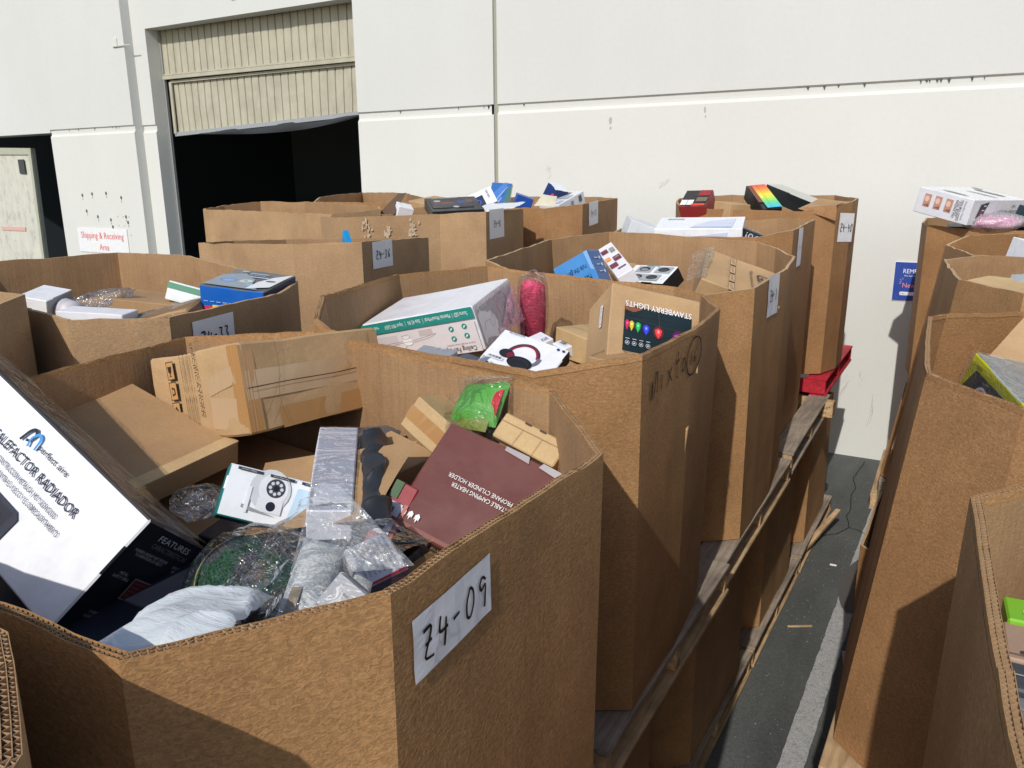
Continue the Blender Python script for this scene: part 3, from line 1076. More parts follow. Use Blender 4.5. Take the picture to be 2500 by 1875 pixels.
# weathered swing door standing inside the left opening
sw = empty('swing_door', (-14.2, 7.66, 1.5), 'grimy off-white plywood-faced swing door standing in the dark left opening', 'door')
GM, t, p = base_mat('grimy_plywood', (0.6, 0.58, 0.48, 1), 0.8)
vc = coords(t)
n1 = noise_n(t, coords(t, (1, 1, 0.35)), 9, 6, 0.75)
n2 = noise_n(t, coords(t, (0.3, 1, 1)), 5, 6, 0.75)
c = ramp(t, n1, [(0.32, (0.36, 0.35, 0.30, 1)), (0.46, (0.56, 0.55, 0.47, 1)), (0.65, (0.64, 0.62, 0.52, 1))])
c = mixc(t, ramp(t, n2, [(0.60, g(0)), (0.70, g(0.7))]), c, (0.18, 0.18, 0.16, 1))
t.links.new(c, p.inputs['Base Color'])
sp = lambda x, y, z: (x + 14.2, y - 7.66, z - 1.5)
v = [sp(-15.4, 7.5, 0.0), sp(-13.48, 7.66, 0.0), sp(-13.36, 7.66, 3.0), sp(-15.4, 7.5, 3.06), sp(-15.4, 7.56, 0.0), sp(-13.48, 7.72, 0.0), sp(-13.36, 7.72, 3.0), sp(-15.4, 7.56, 3.06)]
obj('door_leaf', v, [(0, 1, 2, 3), (5, 4, 7, 6), (1, 5, 6, 2), (3, 2, 6, 7), (4, 0, 3, 7), (0, 4, 5, 1)], GM, sw)
FM = paint((176, 178, 160), 0.6)
v = [sp(-15.4, 7.47, 2.94), sp(-13.36, 7.64, 2.90), sp(-13.35, 7.64, 3.0), sp(-15.4, 7.47, 3.06), sp(-15.4, 7.5, 2.94), sp(-13.36, 7.67, 2.9), sp(-13.35, 7.67, 3.0), sp(-15.4, 7.5, 3.06)]
obj('top_rail', v, [(0, 1, 2, 3), (3, 2, 6, 7), (0, 4, 5, 1), (1, 5, 6, 2)], FM, sw)
v = [sp(-13.53, 7.63, 0.0), sp(-13.47, 7.635, 0.0), sp(-13.35, 7.635, 2.93), sp(-13.41, 7.63, 2.93), sp(-13.53, 7.67, 0.0), sp(-13.47, 7.675, 0.0), sp(-13.35, 7.675, 2.93), sp(-13.41, 7.67, 2.93)]
obj('edge_stile', v, [(0, 1, 2, 3), (1, 5, 6, 2), (4, 0, 3, 7)], FM, sw)
v, f = boxvf(-0.07, 0.09, -0.012, 0, -0.11, 0.11)
o = obj('latch_plate', v, f, paint((70, 72, 70), 0.5), sw)
o.location = sp(-13.64, 7.625, 2.72)
v, f = boxvf(-0.32, 0.3, -0.004, 0, -0.03, 0.03)
o = obj('faded_red_stripe', v, f, paint((214, 170, 160), 0.7), sw)
o.location = sp(-14.1, 7.595, 1.72)
o.rotation_euler = (0, 0, R(4.5))

# signs
sg = empty('wall_sign', (-11.42, YL - 0.008, 1.63), 'white board with faded red Shipping and Receiving lettering on the wall', 'sign')
v, f = boxvf(-0.60, 0.60, -0.004, 0.004, -0.19, 0.17)
obj('board', v, f, paint((232, 232, 232), 0.5), sg)
art(sg, (1.2, 0.36, 0.008), 'z', [('t', 'Shipping & Receiving', 0.0, 0.17, 0.27, (226, 92, 92), 0, 0.86), ('t', 'Area', 0.02, -0.26, 0.27, (226, 92, 92), 0, 0.19)], 'lettering')
l = sg.children[-1]
l.rotation_euler = (R(90), 0, 0)
l.location = (0, -0.0, -0.01)
ps = empty('wall_poster', (-0.502, YW - 0.006, 1.615), 'royal blue poster reading New in orange, half hidden by the right stacks', 'poster')
v, f = boxvf(-0.15, 0.15, -0.002, 0.002, -0.165, 0.165)
obj('white_sheet', v, f, PAPER, ps)
BL = (44, 74, 160)
o = art(ps, (0.30, 0.33, 0.006), 'z', [
    ('r', 0.0, 0, 0.975, 0.975, BL), ('t', 'REME', -0.093, 0.264, 0.11, (240, 240, 240), 0, 0.347), ('t', 'We Sell Retu', -0.06, 0.147, 0.04, (235, 235, 240), 0, 0.36),
    ('t', 'New', -0.09, -0.096, 0.12, (244, 150, 120), 0, 0.32),
    ('l', [(-0.335, 0.0), (-0.285, -0.025)], 0.003, (240, 200, 200)), ('l', [(-0.33, 0.06), (-0.285, 0.02)], 0.003, (240, 200, 200)), ('l', [(-0.27, 0.1), (-0.25, 0.05)], 0.003, (240, 200, 200)), ('l', [(-0.345, -0.05), (-0.29, -0.055)], 0.003, (240, 200, 200)),
    ('p', [(-0.31, -0.29), (-0.29, -0.265), (0.4, -0.265), (0.4, -0.355), (-0.29, -0.355), (-0.31, -0.33)], (235, 235, 238)), ('t', 'Contact', -0.235, -0.31, 0.045, (60, 60, 70), 0, 0.12),
    ('l', [(-0.40, 0.34), (-0.40, 0.42), (-0.33, 0.42)], 0.0015, (120, 140, 200)), ('l', [(-0.40, -0.34), (-0.40, -0.42), (-0.33, -0.42)], 0.0015, (120, 140, 200))], 'poster_print')
o.rotation_euler = (R(90), 0, 0)
dsk = empty('round_plaque', (-8.36, YW - 0.01, 4.72), 'small round teal plaque on the wall above the loading door', 'sign')
pts = ngon(0, 0, 0.085, 0.085, 24)
obj('disc', [(x, -0.006, z) for x, z in pts] + [(x, 0.006, z) for x, z in pts], [tuple(range(24))] + [(k, (k + 1) % 24, 24 + (k + 1) % 24, 24 + k) for k in range(24)], paint((20, 110, 118), 0.4), dsk)
# ------------------------------------------------------------------ the stacks: pallets, lower bins, upper bins
pal0 = make_pallet('worn wooden pallet')
palr = None


def put_pallet(src, x, y, z, sx, sy, rz, label, group):
    r = copy_tree(src)
    r.location = (x, y, z)
    r.scale = (sx, sy, 1)
    r.rotation_euler = (0, 0, R(rz))
    r['label'] = label
    r['group'] = group
    return r


LOWG, UPG = 'pallets on the ground under the lower bins', 'pallets carrying the upper bins'
for (y0, y1, xr, nm) in ((0.2, 1.36, -0.80, 'hidden nearest ground pallet below the bin lettered Z4-09'), (1.4, 2.56, -0.79, 'ground pallet below the stack with the Mixto bin'), (2.6, 3.78, -0.79, 'ground pallet below the stack with the taped GB carton'), (3.81, 4.97, -0.79, 'ground pallet in the aisle second from the wall stack'), (5.0, 6.18, -0.79, 'ground pallet at the far end of the left stack by the wall')):
    put_pallet(pal0, xr - 0.51, (y0 + y1) / 2, 0, 1, (y1 - y0) / 1.2, 0, nm, LOWG)
put_pallet(pal0, -1.17, 0.93, 1.0, 1, 1.0, 1, 'upper pallet under the nearest full bin lettered Z4-09', UPG)
put_pallet(pal0, -1.175, 2.14, 1.0, 1, 0.96, 0.8, 'upper pallet jutting out under the Mixto bin, near end broad and worn', UPG)
put_pallet(pal0, -1.215, 3.36, 0.99, 1, 1.07, 1.2, 'upper pallet with split pale boards under the bin holding the GB carton', UPG)
p4 = put_pallet(pal0, -1.26, 4.76, 0.985, 1, 1.1, 1.5, 'grey weathered upper pallet with a stamped end block, before the red one', UPG)
for ch in p4.children:
    if ch.name.startswith('base') or ch.name.startswith('deck'):
        ch.data = ch.data.copy()
        ch.data.materials[0] = W_GREY
    if ch.name.startswith('stringer') and ch.data.vertices[0].co.y > 0.4:
        st = art(ch, (1.02, 1.2, 0.2), 'x', [], 'x')
# stamp on the far stringer end of that pallet, facing the camera side
pr = put_pallet(pal0, -1.30, 5.93, 1.105, 1, 1.0, 0.6, 'red painted wooden pallet under the bin lettered Z4-40', UPG)
for ch in pr.children:
    ch.data = ch.data.copy()
    ch.data.materials[0] = W_RED
    if ch.name.startswith('deck') and ch.data.vertices[0].co.x < 0.35:
        ch.data.materials[0] = W_GREY
for (y0, y1, xl, nm) in ((0.3, 1.4, -0.10, 'ground pallet under the nearest right-hand stack'), (1.7, 2.85, -0.18, 'ground pallet under the right stack with the yellow toy box'), (3.15, 4.3, -0.30, 'ground pallet mid-way along the right stacks'), (4.6, 5.6, -0.30, 'ground pallet second from the wall in the right stacks')):
    put_pallet(pal0, xl + 0.51, (y0 + y1) / 2, 0, 1, (y1 - y0) / 1.2, 0, nm, LOWG)
put_pallet(pal0, -0.56 + 0.51, 6.95, 0.0, 1, 0.98, 1.5, 'pale ground pallet at the wall end of the right stacks', LOWG)
pq = put_pallet(pal0, -0.52 + 0.51, 6.93, 0.122, 1, 0.95, 2.5, 'grey split pallet lying on the pale one at the wall end', LOWG)
for ch in pq.children:
    ch.data = ch.data.copy()
    ch.data.materials[0] = W_GREY
for (y0, y1, xl, zz, nm) in ((0.3, 1.4, 0.0, 1.0, 'upper pallet of the nearest right-hand stack'), (1.78, 2.95, -0.20, 1.0, 'upper pallet under the right bin with the yellow toy box'), (3.2, 4.35, -0.25, 1.0, 'upper pallet under the third right-hand bin'), (4.6, 5.7, -0.28, 1.0, 'upper pallet under the fourth right-hand bin'), (6.2, 7.25, -0.25, 1.0, 'upper pallet of the right stack at the wall')):
    put_pallet(pal0, xl + 0.51, (y0 + y1) / 2, zz, 1, (y1 - y0) / 1.2, 0, nm, UPG)
for ch in list(pal0.children):
    bpy.data.objects.remove(ch)
bpy.data.objects.remove(pal0)
# loose batten leaning at the far ground pallet, and the stamped block
lb = Matrix.Translation((-0.765, 5.5, 0.10)) @ Matrix.Rotation(R(-12), 4, 'Z') @ Matrix.Rotation(R(9), 4, 'X')
bt = bm_obj('loose_batten', bevelled(-0.018, 0.018, -0.33, 0.33, -0.012, 0.012, 0.002, 1, 3, 0.004, 3), W_PALE)
bt.matrix_world = lb
tag(bt, 'loose pale batten sticking out from the far left ground pallet', 'batten')
blk = bm_obj('stamped_block', bevelled(-0.05, 0.05, -0.045, 0.045, -0.05, 0.05, 0.003, 1, 2, 0.002, 5), W_PALE)
blk.location = (-0.765, 5.26, 1.052)
tag(blk, 'pale wooden block stamped with black letters below the red pallet', 'block')
art(blk, (0.1, 0.1, 0.09), '-y', [('t', 'MX-HT', 0.02, 0.18, 0.20, (30, 26, 22), 0, 0.7), ('t', 'HT', 0.0, -0.22, 0.14, (60, 50, 40), 0, 0.3)], 'stamp')
blk.children[0].location = (0, 0.0035, 0)


def oct_rim(x0, x1, y0, y1, z, c=0.22):
    return [(x1, y0 + c, z), (x1, y1 - c, z), (x1 - c, y1, z), (x0 + c, y1, z), (x0, y1 - c, z), (x0, y0 + c, z), (x0 + c, y0, z), (x1 - c, y0, z)]


LG = 'lower bins carrying the upper row'
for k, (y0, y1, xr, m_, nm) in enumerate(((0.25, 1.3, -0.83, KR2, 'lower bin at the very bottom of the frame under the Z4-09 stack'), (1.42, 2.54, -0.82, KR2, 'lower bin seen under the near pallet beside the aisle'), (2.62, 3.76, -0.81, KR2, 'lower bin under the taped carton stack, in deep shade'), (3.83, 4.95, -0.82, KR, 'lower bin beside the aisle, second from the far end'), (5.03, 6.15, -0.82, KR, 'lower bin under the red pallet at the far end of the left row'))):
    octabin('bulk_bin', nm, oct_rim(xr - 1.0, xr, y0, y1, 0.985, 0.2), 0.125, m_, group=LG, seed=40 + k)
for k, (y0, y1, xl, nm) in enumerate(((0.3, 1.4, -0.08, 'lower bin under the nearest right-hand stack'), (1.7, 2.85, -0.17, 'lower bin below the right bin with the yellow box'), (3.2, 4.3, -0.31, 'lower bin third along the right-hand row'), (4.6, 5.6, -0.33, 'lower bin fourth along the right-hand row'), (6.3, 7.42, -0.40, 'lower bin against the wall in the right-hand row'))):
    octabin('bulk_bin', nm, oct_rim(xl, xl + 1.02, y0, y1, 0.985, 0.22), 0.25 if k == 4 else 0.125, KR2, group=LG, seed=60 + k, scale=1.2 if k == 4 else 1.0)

UG = 'open cardboard bulk bins of mixed goods'
b09 = octabin('bulk_bin', 'big open octagonal bin lettered Z4-09, nearest and fullest, white heater box on top', [(-.6, .353, 2.1), (-.458, .545, 2.11), (-.473, 1.084, 2.085), (-.69, 1.34, 2.1), (-1.43, 1.47, 2.13), (-1.72, 1.30, 2.115), (-1.70, .87, 2.1), (-1.62, .45, 2.1), (-1.42, .335, 2.1)], 1.125, KR, scale=0.985, hires=True, group=UG, seed=1,
        labels=[dict(at=(-.462, .655), z=2.030, w=0.160, h=0.076, text='Z4-09', th=0.038, sw=0.0046, rot=2, off=(0.0, 0.0), gap=1.05)])
octabin('bulk_bin', 'open bin at the bottom left corner, only its frayed fluted edge showing', [(-1.3, .285, 2.15), (-.64, .29, 2.15), (-.595, .27, 2.15), (-.485, .215, 2.15), (-.44, .15, 2.15), (-.43, -.5, 2.15), (-.6, -.7, 2.15), (-1.4, -.7, 2.15), (-1.6, -.4, 2.15), (-1.6, .05, 2.15)], 1.125, KR3, KR3, hires=True, group=UG, seed=2, scale=0.97)
octabin('bulk_bin', 'open bin marked Mixto 16 in pen, holding the ceiling fan box', [(-.66, 2.35, 2.117), (-.625, 2.0, 2.113), (-.62, 1.62, 2.12), (-.82, 1.50, 2.085), (-1.26, 1.50, 2.102), (-1.43, 1.51, 2.122), (-1.52, 1.55, 2.14), (-1.69, 1.76, 2.16), (-1.79, 2.25, 2.17), (-1.63, 2.6, 2.17), (-.9, 2.65, 2.13), (-.78, 2.58, 2.12)], 1.125, KR, scale=0.91, shift=(0.0, 0.10), hires=True, group=UG, seed=3,
        labels=[dict(at=(-.622, 1.80), z=2.045, text='Mixto', th=0.070, sx=1.15, sw=0.0048, gap=0.95, rot=4), dict(at=(-.625, 1.985), z=2.045, text='16', th=0.038, sx=1.3, sw=0.0045, gap=0.9), dict(at=(-.625, 1.985), z=2.045, text='O', th=0.060, sx=1.9, sw=0.0045, gap=1)])
octabin('bulk_bin', 'open bin with sweeping front rim holding the GB carton and blue speaker box', [(-.84, 2.76, 2.09), (-.690, 2.88, 2.11), (-.705, 3.47, 2.12), (-.74, 3.8, 2.14), (-.86, 3.98, 2.16), (-.97, 4.05, 2.18), (-1.54, 4.02, 2.21), (-1.76, 4.04, 2.21), (-1.93, 3.68, 2.19), (-1.76, 2.79, 2.17), (-1.6, 2.70, 2.15), (-1.1, 2.71, 2.11)], 1.115, KR, scale=0.94, shift=(0.02, 0.04), group=UG, seed=4,
        labels=[dict(at=(-.68, 3.20), z=2.045, w=0.20, h=0.16, text='Z4-1', th=0.045, sw=0.0065, rot=-2, gap=0.95)])
octabin('bulk_bin', 'open bin holding white cartons and a black truck box, label faded', [(-.99, 4.08, 2.2), (-.84, 4.22, 2.23), (-.87, 4.95, 2.247), (-1.1, 5.05, 2.245), (-1.75, 5.0, 2.19), (-1.87, 4.45, 2.2), (-1.8, 4.2, 2.2), (-1.5, 4.1, 2.19)], 1.11, KR2, scale=0.98, group=UG, seed=5,
        labels=[dict(at=(-.85, 4.45), z=2.13, w=0.16, h=0.20, text='Z4-16', th=0.03, sw=0.0018, gap=0.9)])
octabin('bulk_bin', 'open bin lettered Z4-40 on the red pallet by the wall', [(-1.37, 5.38, 2.28), (-1.02, 5.3, 2.275), (-.83, 5.42, 2.315), (-.77, 5.62, 2.33), (-.78, 5.95, 2.34), (-.99, 6.37, 2.35), (-1.72, 6.3, 2.355), (-2.08, 6.1, 2.33), (-2.0, 5.8, 2.315), (-1.86, 5.5, 2.28)], 1.235, KR2, scale=0.98, group=UG, seed=6,
        labels=[dict(at=(-.79, 5.56), z=2.17, w=0.20, h=0.18, text='Z4-40', th=0.05, sw=0.007, rot=-3)])
# second column
octabin('bulk_bin', 'open bin at the left edge, its bare corner in front of Z4-33', [(-2.17, 1.17, 2.21), (-2.04, 1.0, 2.2), (-2.0, .3, 2.2), (-2.2, .1, 2.2), (-3, .1, 2.2), (-3.2, .4, 2.2), (-3.2, 1.0, 2.2), (-2.9, 1.22, 2.2)], 1.1, KR3, KR3, group=UG, seed=7)
octabin('bulk_bin', 'open bin lettered Z4-33 with a blue printed box at its right end', [(-2.13, 2.11, 2.14), (-2.035, 1.93, 2.125), (-1.905, 1.40, 2.135), (-2.08, 1.22, 2.14), (-2.3, 1.24, 2.15), (-3.2, 1.3, 2.2), (-3.3, 1.65, 2.2), (-3.2, 2.14, 2.2), (-2.82, 2.18, 2.2)], 1.1, KR3, group=UG, seed=8,
        labels=[dict(at=(-1.95, 1.575), z=2.052, w=0.19, h=0.11, text='Z4-33', th=0.040, sw=0.006)], seams=[dict(a=(-1.99, 1.345), b=(-1.93, 1.42), drop=0.008)])
octabin('bulk_bin', 'open bin lettered Z4-36, nearly empty, behind Z4-33', [(-3.31, 2.64, 2.2), (-2.81, 2.77, 2.2), (-2.545, 2.95, 2.207), (-2.655, 3.63, 2.18), (-2.85, 3.7, 2.17), (-3.4, 3.3, 2.17), (-3.5, 3.0, 2.18)], 1.1, KR3, group=UG, seed=9,
        labels=[dict(at=(-2.57, 3.13), z=2.135, w=0.19, h=0.13, text='Z4-36', th=0.040, sw=0.0055)], seams=[dict(a=(-2.76, 2.83), b=(-2.545, 2.95), drop=0.006)])
octabin('bulk_bin', 'open bin lettered Z4-42 with three smears of tape residue', [(-3.39, 3.68, 2.27), (-2.93, 4.13, 2.28), (-2.65, 4.22, 2.295), (-2.78, 4.91, 2.285), (-2.95, 5.0, 2.29), (-3.4, 5.0, 2.3), (-3.8, 4.6, 2.28), (-3.65, 3.85, 2.27)], 1.15, KR3, group=UG, seed=10,
        labels=[dict(at=(-2.68, 4.40), z=2.215, w=0.27, h=0.18, text='Z4-42', th=0.04, sw=0.0055)])
octabin('bulk_bin', 'empty open bin with torn far rim in front of the dark doorway', [(-5.05, 4.1, 2.285), (-4.13, 4.0, 2.28), (-3.56, 3.86, 2.28), (-3.45, 4.2, 2.30), (-3.7, 4.5, 2.305), (-4.75, 4.85, 2.32), (-5.15, 4.75, 2.32), (-5.2, 4.4, 2.30)], 1.15, KR3, group=UG, seed=11, ragged=0.006, seams=[dict(a=(-3.95, 3.96), b=(-3.56, 3.86), drop=0.004)])
octabin('bulk_bin', 'farthest left open bin, its curved back rim against the dark doorway', [(-5.2, 5.48, 2.335), (-5.25, 5.75, 2.35), (-5.4, 6.3, 2.36), (-4.9, 6.15, 2.365), (-4.6, 6.0, 2.36), (-3.8, 5.25, 2.332), (-4.0, 5.05, 2.31), (-4.9, 5.1, 2.31)], 1.15, KR2, group=UG, seed=12)
octabin('bulk_bin', 'open bin lettered Z4-23 heaped with printed boxes by the wall joint', [(-2.74, 5.14, 2.28), (-2.52, 5.31, 2.305), (-2.63, 6.2, 2.325), (-2.85, 6.3, 2.33), (-3.5, 6.15, 2.335), (-3.7, 5.6, 2.32), (-3.45, 5.2, 2.29)], 1.2, KR2, group=UG, seed=13,
        labels=[dict(at=(-2.55, 5.56), z=2.235, w=0.22, h=0.17, text='Z4-23', th=0.04, sw=0.0055, rot=3)])
# right-hand column
octabin('bulk_bin', 'nearest right-hand bin, its thick fluted edge running out of frame', [(.02, 1.12, 2.1), (.035, .9, 2.1), (.05, .71, 2.1), (.062, .58, 2.1), (.08, .40, 2.1), (.25, .22, 2.1), (.9, .2, 2.1), (1.1, .5, 2.1), (1.1, 1.2, 2.1), (.8, 1.45, 2.1), (.2, 1.39, 2.1)], 1.125, KR, hires=True, group=UG, seed=14, scale=1.06)
octabin('bulk_bin', 'second right-hand bin holding the yellow toy box', [(-.128, 2.72, 2.08), (-.095, 2.10, 2.07), (-.082, 1.97, 2.07), (.1, 1.80, 2.05), (.32, 1.68, 2.05), (.95, 1.65, 2.06), (1.15, 1.9, 2.07), (1.15, 2.7, 2.08), (.9, 2.95, 2.08), (.12, 2.95, 2.08), (-.09, 2.79, 2.08)], 1.125, KR2, KR2, hires=True, group=UG, seed=15, scale=1.22)
octabin('bulk_bin', 'third right-hand bin with a slanting front rim and grey bag inside', [(-.172, 4.42, 2.1), (-.158, 4.25, 2.1), (-.08, 3.56, 2.1), (.13, 3.25, 2.1), (.8, 3.1, 2.1), (1.1, 3.3, 2.1), (1.1, 4.2, 2.11), (.9, 4.5, 2.12), (-.02, 4.46, 2.12)], 1.12, KR, group=UG, seed=16, scale=1.22)
octabin('bulk_bin', 'fourth right-hand bin showing a pointed corner of rim', [(-.205, 5.3, 2.1), (-.06, 4.7, 2.1), (.2, 4.62, 2.1), (.9, 4.62, 2.1), (1.1, 4.9, 2.1), (1.1, 5.5, 2.14), (.9, 5.7, 2.15), (.15, 5.7, 2.15), (-.10, 5.4, 2.15)], 1.12, KR, KR2, group=UG, seed=17, scale=1.2)
octabin('bulk_bin', 'farthest right-hand bin at the wall under the white massage mat box', [(-.36, 6.12, 2.165), (-.415, 6.45, 2.16), (-.42, 6.9, 2.175), (-.2, 7.2, 2.18), (.9, 7.25, 2.18), (1.1, 7.0, 2.18), (1.1, 6.3, 2.16), (.9, 6.0, 2.15), (-.11, 6.0, 2.15)], 1.12, KR2, KIN, group=UG, seed=18, scale=1.0)
# ------------------------------------------------------------------ goods in the nearest bin (Z4-09)
INK = (44, 46, 58)
BLK = (22, 22, 24)
fit = {}


def nearer(k, s):
    """same view of a box from the photo, sized and set closer by s (it has to lie inside its bin)"""
    c, M, dd = fit[k]
    fit[k] = ((c[0] * s, c[1] * s, 2.5 + (c[2] - 2.5) * s), M, tuple(q * s for q in dd))


fit.update({
    'heater': ((-1.424, 0.722, 1.99),((0.922, 0.321, 0.215), (-0.069, 0.686, -0.724), (-0.38, 0.653, 0.656)),(0.658, 0.211, 0.167)),
    'flat': ((-1.587, 0.971, 1.929),((0.968, 0.021, 0.25), (0.004, 0.995, -0.1), (-0.251, 0.098, 0.963)),(0.37, 0.396, 0.055)),
    'tape': ((-1.514, 1.387, 2.001),((0.092, -0.223, 0.97), (0.993, 0.088, -0.074), (-0.069, 0.971, 0.23)),(0.421, 0.202, 0.359)),
    'camera': ((-1.078, 1.013, 1.895),((0.645, -0.107, 0.757), (0.668, 0.56, -0.49), (-0.372, 0.822, 0.432)),(0.268, 0.096, 0.068)),
    'tall': ((-1.047, 1.096, 1.931),((0.771, -0.62, 0.147), (0.633, 0.771, -0.065), (-0.073, 0.143, 0.987)),(0.080, 0.34, 0.06)),
    'brownA': ((-1.035, 1.265, 1.881), ((0.951, 0.308, 0.018), (-0.301, 0.939, -0.164), (-0.068, 0.151, 0.986)), (0.17, 0.12, 0.12)),
    'browntape': ((-0.908, 1.36, 1.932),((0.855, 0.512, 0.082), (-0.034, 0.212, -0.977), (-0.517, 0.832, 0.199)),(0.29, 0.078, 0.102)),
    'mailer': ((-0.862, 1.553, 1.902),((0.959, 0.242, 0.149), (-0.057, 0.678, -0.732), (-0.278, 0.694, 0.664)),(0.172, 0.066, 0.031)),
    'maroon': ((-0.759, 1.168, 1.91),((0.93, 0.104, 0.353), (0.152, 0.765, -0.626), (-0.336, 0.635, 0.695)),(0.242, 0.226, 0.071)),
    'smallwhite': ((-0.65, 0.682, 1.928),((0.8, 0.373, 0.47), (0.147, 0.638, -0.756), (-0.582, 0.674, 0.455)),(0.12, 0.12, 0.03)),
    'fan': ((-1.739, 2.443, 1.971),((0.975, -0.097, -0.199), (0.054, 0.975, -0.213), (0.215, 0.197, 0.956)),(0.487, 0.305, 0.166)),
    'phones': ((-1.156, 2.027, 1.959),((0.974, 0.054, 0.22), (0.045, 0.906, -0.42), (-0.222, 0.419, 0.88)),(0.224, 0.194, 0.046)),
    'berry': ((-0.805, 2.091, 2.054),((0.756, -0.182, 0.629), (0.611, 0.541, -0.578), (-0.235, 0.821, 0.52)),(0.26, 0.214, 0.187)),
    'blue': ((-1.34, 2.874, 2.077),((0.879, -0.472, -0.07), (-0.031, 0.09, -0.995), (0.476, 0.877, 0.065)),(0.171, 0.238, 0.096)),
    'maroonwhite': ((-1.393, 3.295, 2.122),((0.748, -0.568, -0.342), (0.424, 0.806, -0.412), (0.51, 0.163, 0.844)),(0.075, 0.454, 0.061)),
    'access': ((-1.236, 3.315, 2.059),((0.92, 0.301, -0.249), (-0.388, 0.782, -0.487), (0.048, 0.545, 0.837)),(0.246, 0.117, 0.074)),
    'gbt': ((-0.911, 3.453, 2.021),((0.88, -0.239, 0.411), (0.329, 0.93, -0.164), (-0.343, 0.279, 0.897)),(0.335, 0.342, 0.136)),
    'blue33': ((-2.204, 1.95, 2.085),((0.937, -0.329, 0.122), (0.338, 0.939, -0.063), (-0.094, 0.1, 0.991)),(0.23, 0.247, 0.15)),
    'white33': ((-3.35, 1.861, 1.973),((0.895, -0.418, 0.155), (0.38, 0.534, -0.756), (0.233, 0.735, 0.637)),(0.109, 0.088, 0.038)),
    'long33': ((-2.57, 1.622, 2.017),((0.566, -0.797, 0.211), (0.818, 0.574, -0.027), (-0.1, 0.188, 0.977)),(0.164, 0.102, 0.094)),
    'kraft33': ((-3.035, 2.025, 1.989),((0.839, -0.508, 0.197), (0.53, 0.844, -0.082), (-0.124, 0.173, 0.977)),(0.119, 0.197, 0.067)),
    'green33': ((-2.946, 2.279, 1.986),((0.951, -0.181, 0.249), (0.177, 0.983, 0.039), (-0.252, 0.007, 0.968)),(0.319, 0.108, 0.061)),
    'loose33': ((-3.384, 2.49, 2.02),((-0.829, -0.171, -0.533), (0.546, -0.453, -0.704), (-0.121, -0.875, 0.469)),(0.293, 0.164, 0.051)),
    'black42': ((-3.169, 4.561, 2.279),((0.6, -0.776, 0.196), (0.797, 0.557, -0.234), (0.072, 0.297, 0.952)),(0.302, 0.255, 0.078)),
    'port42': ((-3.335, 5.325, 2.281),((0.443, -0.851, 0.283), (0.869, 0.329, -0.37), (0.222, 0.41, 0.885)),(0.204, 0.141, 0.049)),
    'bluebk': ((-3.988, 6.961, 2.276),((0.971, 0.026, -0.239), (-0.172, 0.768, -0.616), (0.167, 0.639, 0.75)),(0.217, 0.239, 0.025)),
    'navy23': ((-3.494, 6.813, 2.31),((0.522, -0.764, -0.379), (-0.099, 0.387, -0.917), (0.847, 0.516, 0.127)),(0.123, 0.116, 0.134)),
    'white23': ((-2.645, 5.239, 2.309),((0.984, 0.165, -0.067), (-0.177, 0.941, -0.289), (0.015, 0.296, 0.955)),(0.173, 0.309, 0.088)),
    'truck': ((-1.004, 3.693, 2.17),((0.763, 0.418, -0.493), (-0.639, 0.372, -0.673), (-0.098, 0.828, 0.551)),(0.24, 0.18, 0.04)),
    'white3': ((-1.51, 4.221, 2.2),((0.921, -0.346, -0.176), (0.344, 0.938, -0.046), (0.181, -0.019, 0.983)),(0.45, 0.2, 0.08)),
    'red40': ((-1.753, 5.538, 2.286),((0.999, 0.022, -0.042), (-0.041, 0.84, -0.541), (0.024, 0.542, 0.84)),(0.188, 0.19, 0.149)),
    'rainbow': ((-1.29, 5.72, 2.29),((0.367, -0.817, 0.444), (0.919, 0.243, -0.311), (0.146, 0.522, 0.84)),(0.156, 0.289, 0.054)),
    'black40': ((-1.44, 6.932, 2.301),((0.531, -0.826, 0.191), (0.846, 0.53, -0.061), (-0.051, 0.194, 0.98)),(0.215, 0.519, 0.052)),
    'massage': ((-0.129, 6.261, 2.291),((0.862, 0.195, -0.467), (-0.46, -0.082, -0.884), (-0.211, 0.977, 0.019)),(0.377, 0.162, 0.626)),
    'yellow': ((0.207, 2.396, 1.88),((0.407, 0.289, -0.867), (-0.879, -0.133, -0.457), (-0.248, 0.948, 0.2)),(0.36, 0.15, 0.34)),
})

for k_, s_k in (('mailer', .82), ('browntape', .96), ('tape', .96), ('white23', 1.1), ('flat', 0.97), ('fan', 0.86), ('phones', 0.94)):
    nearer(k_, s_k)

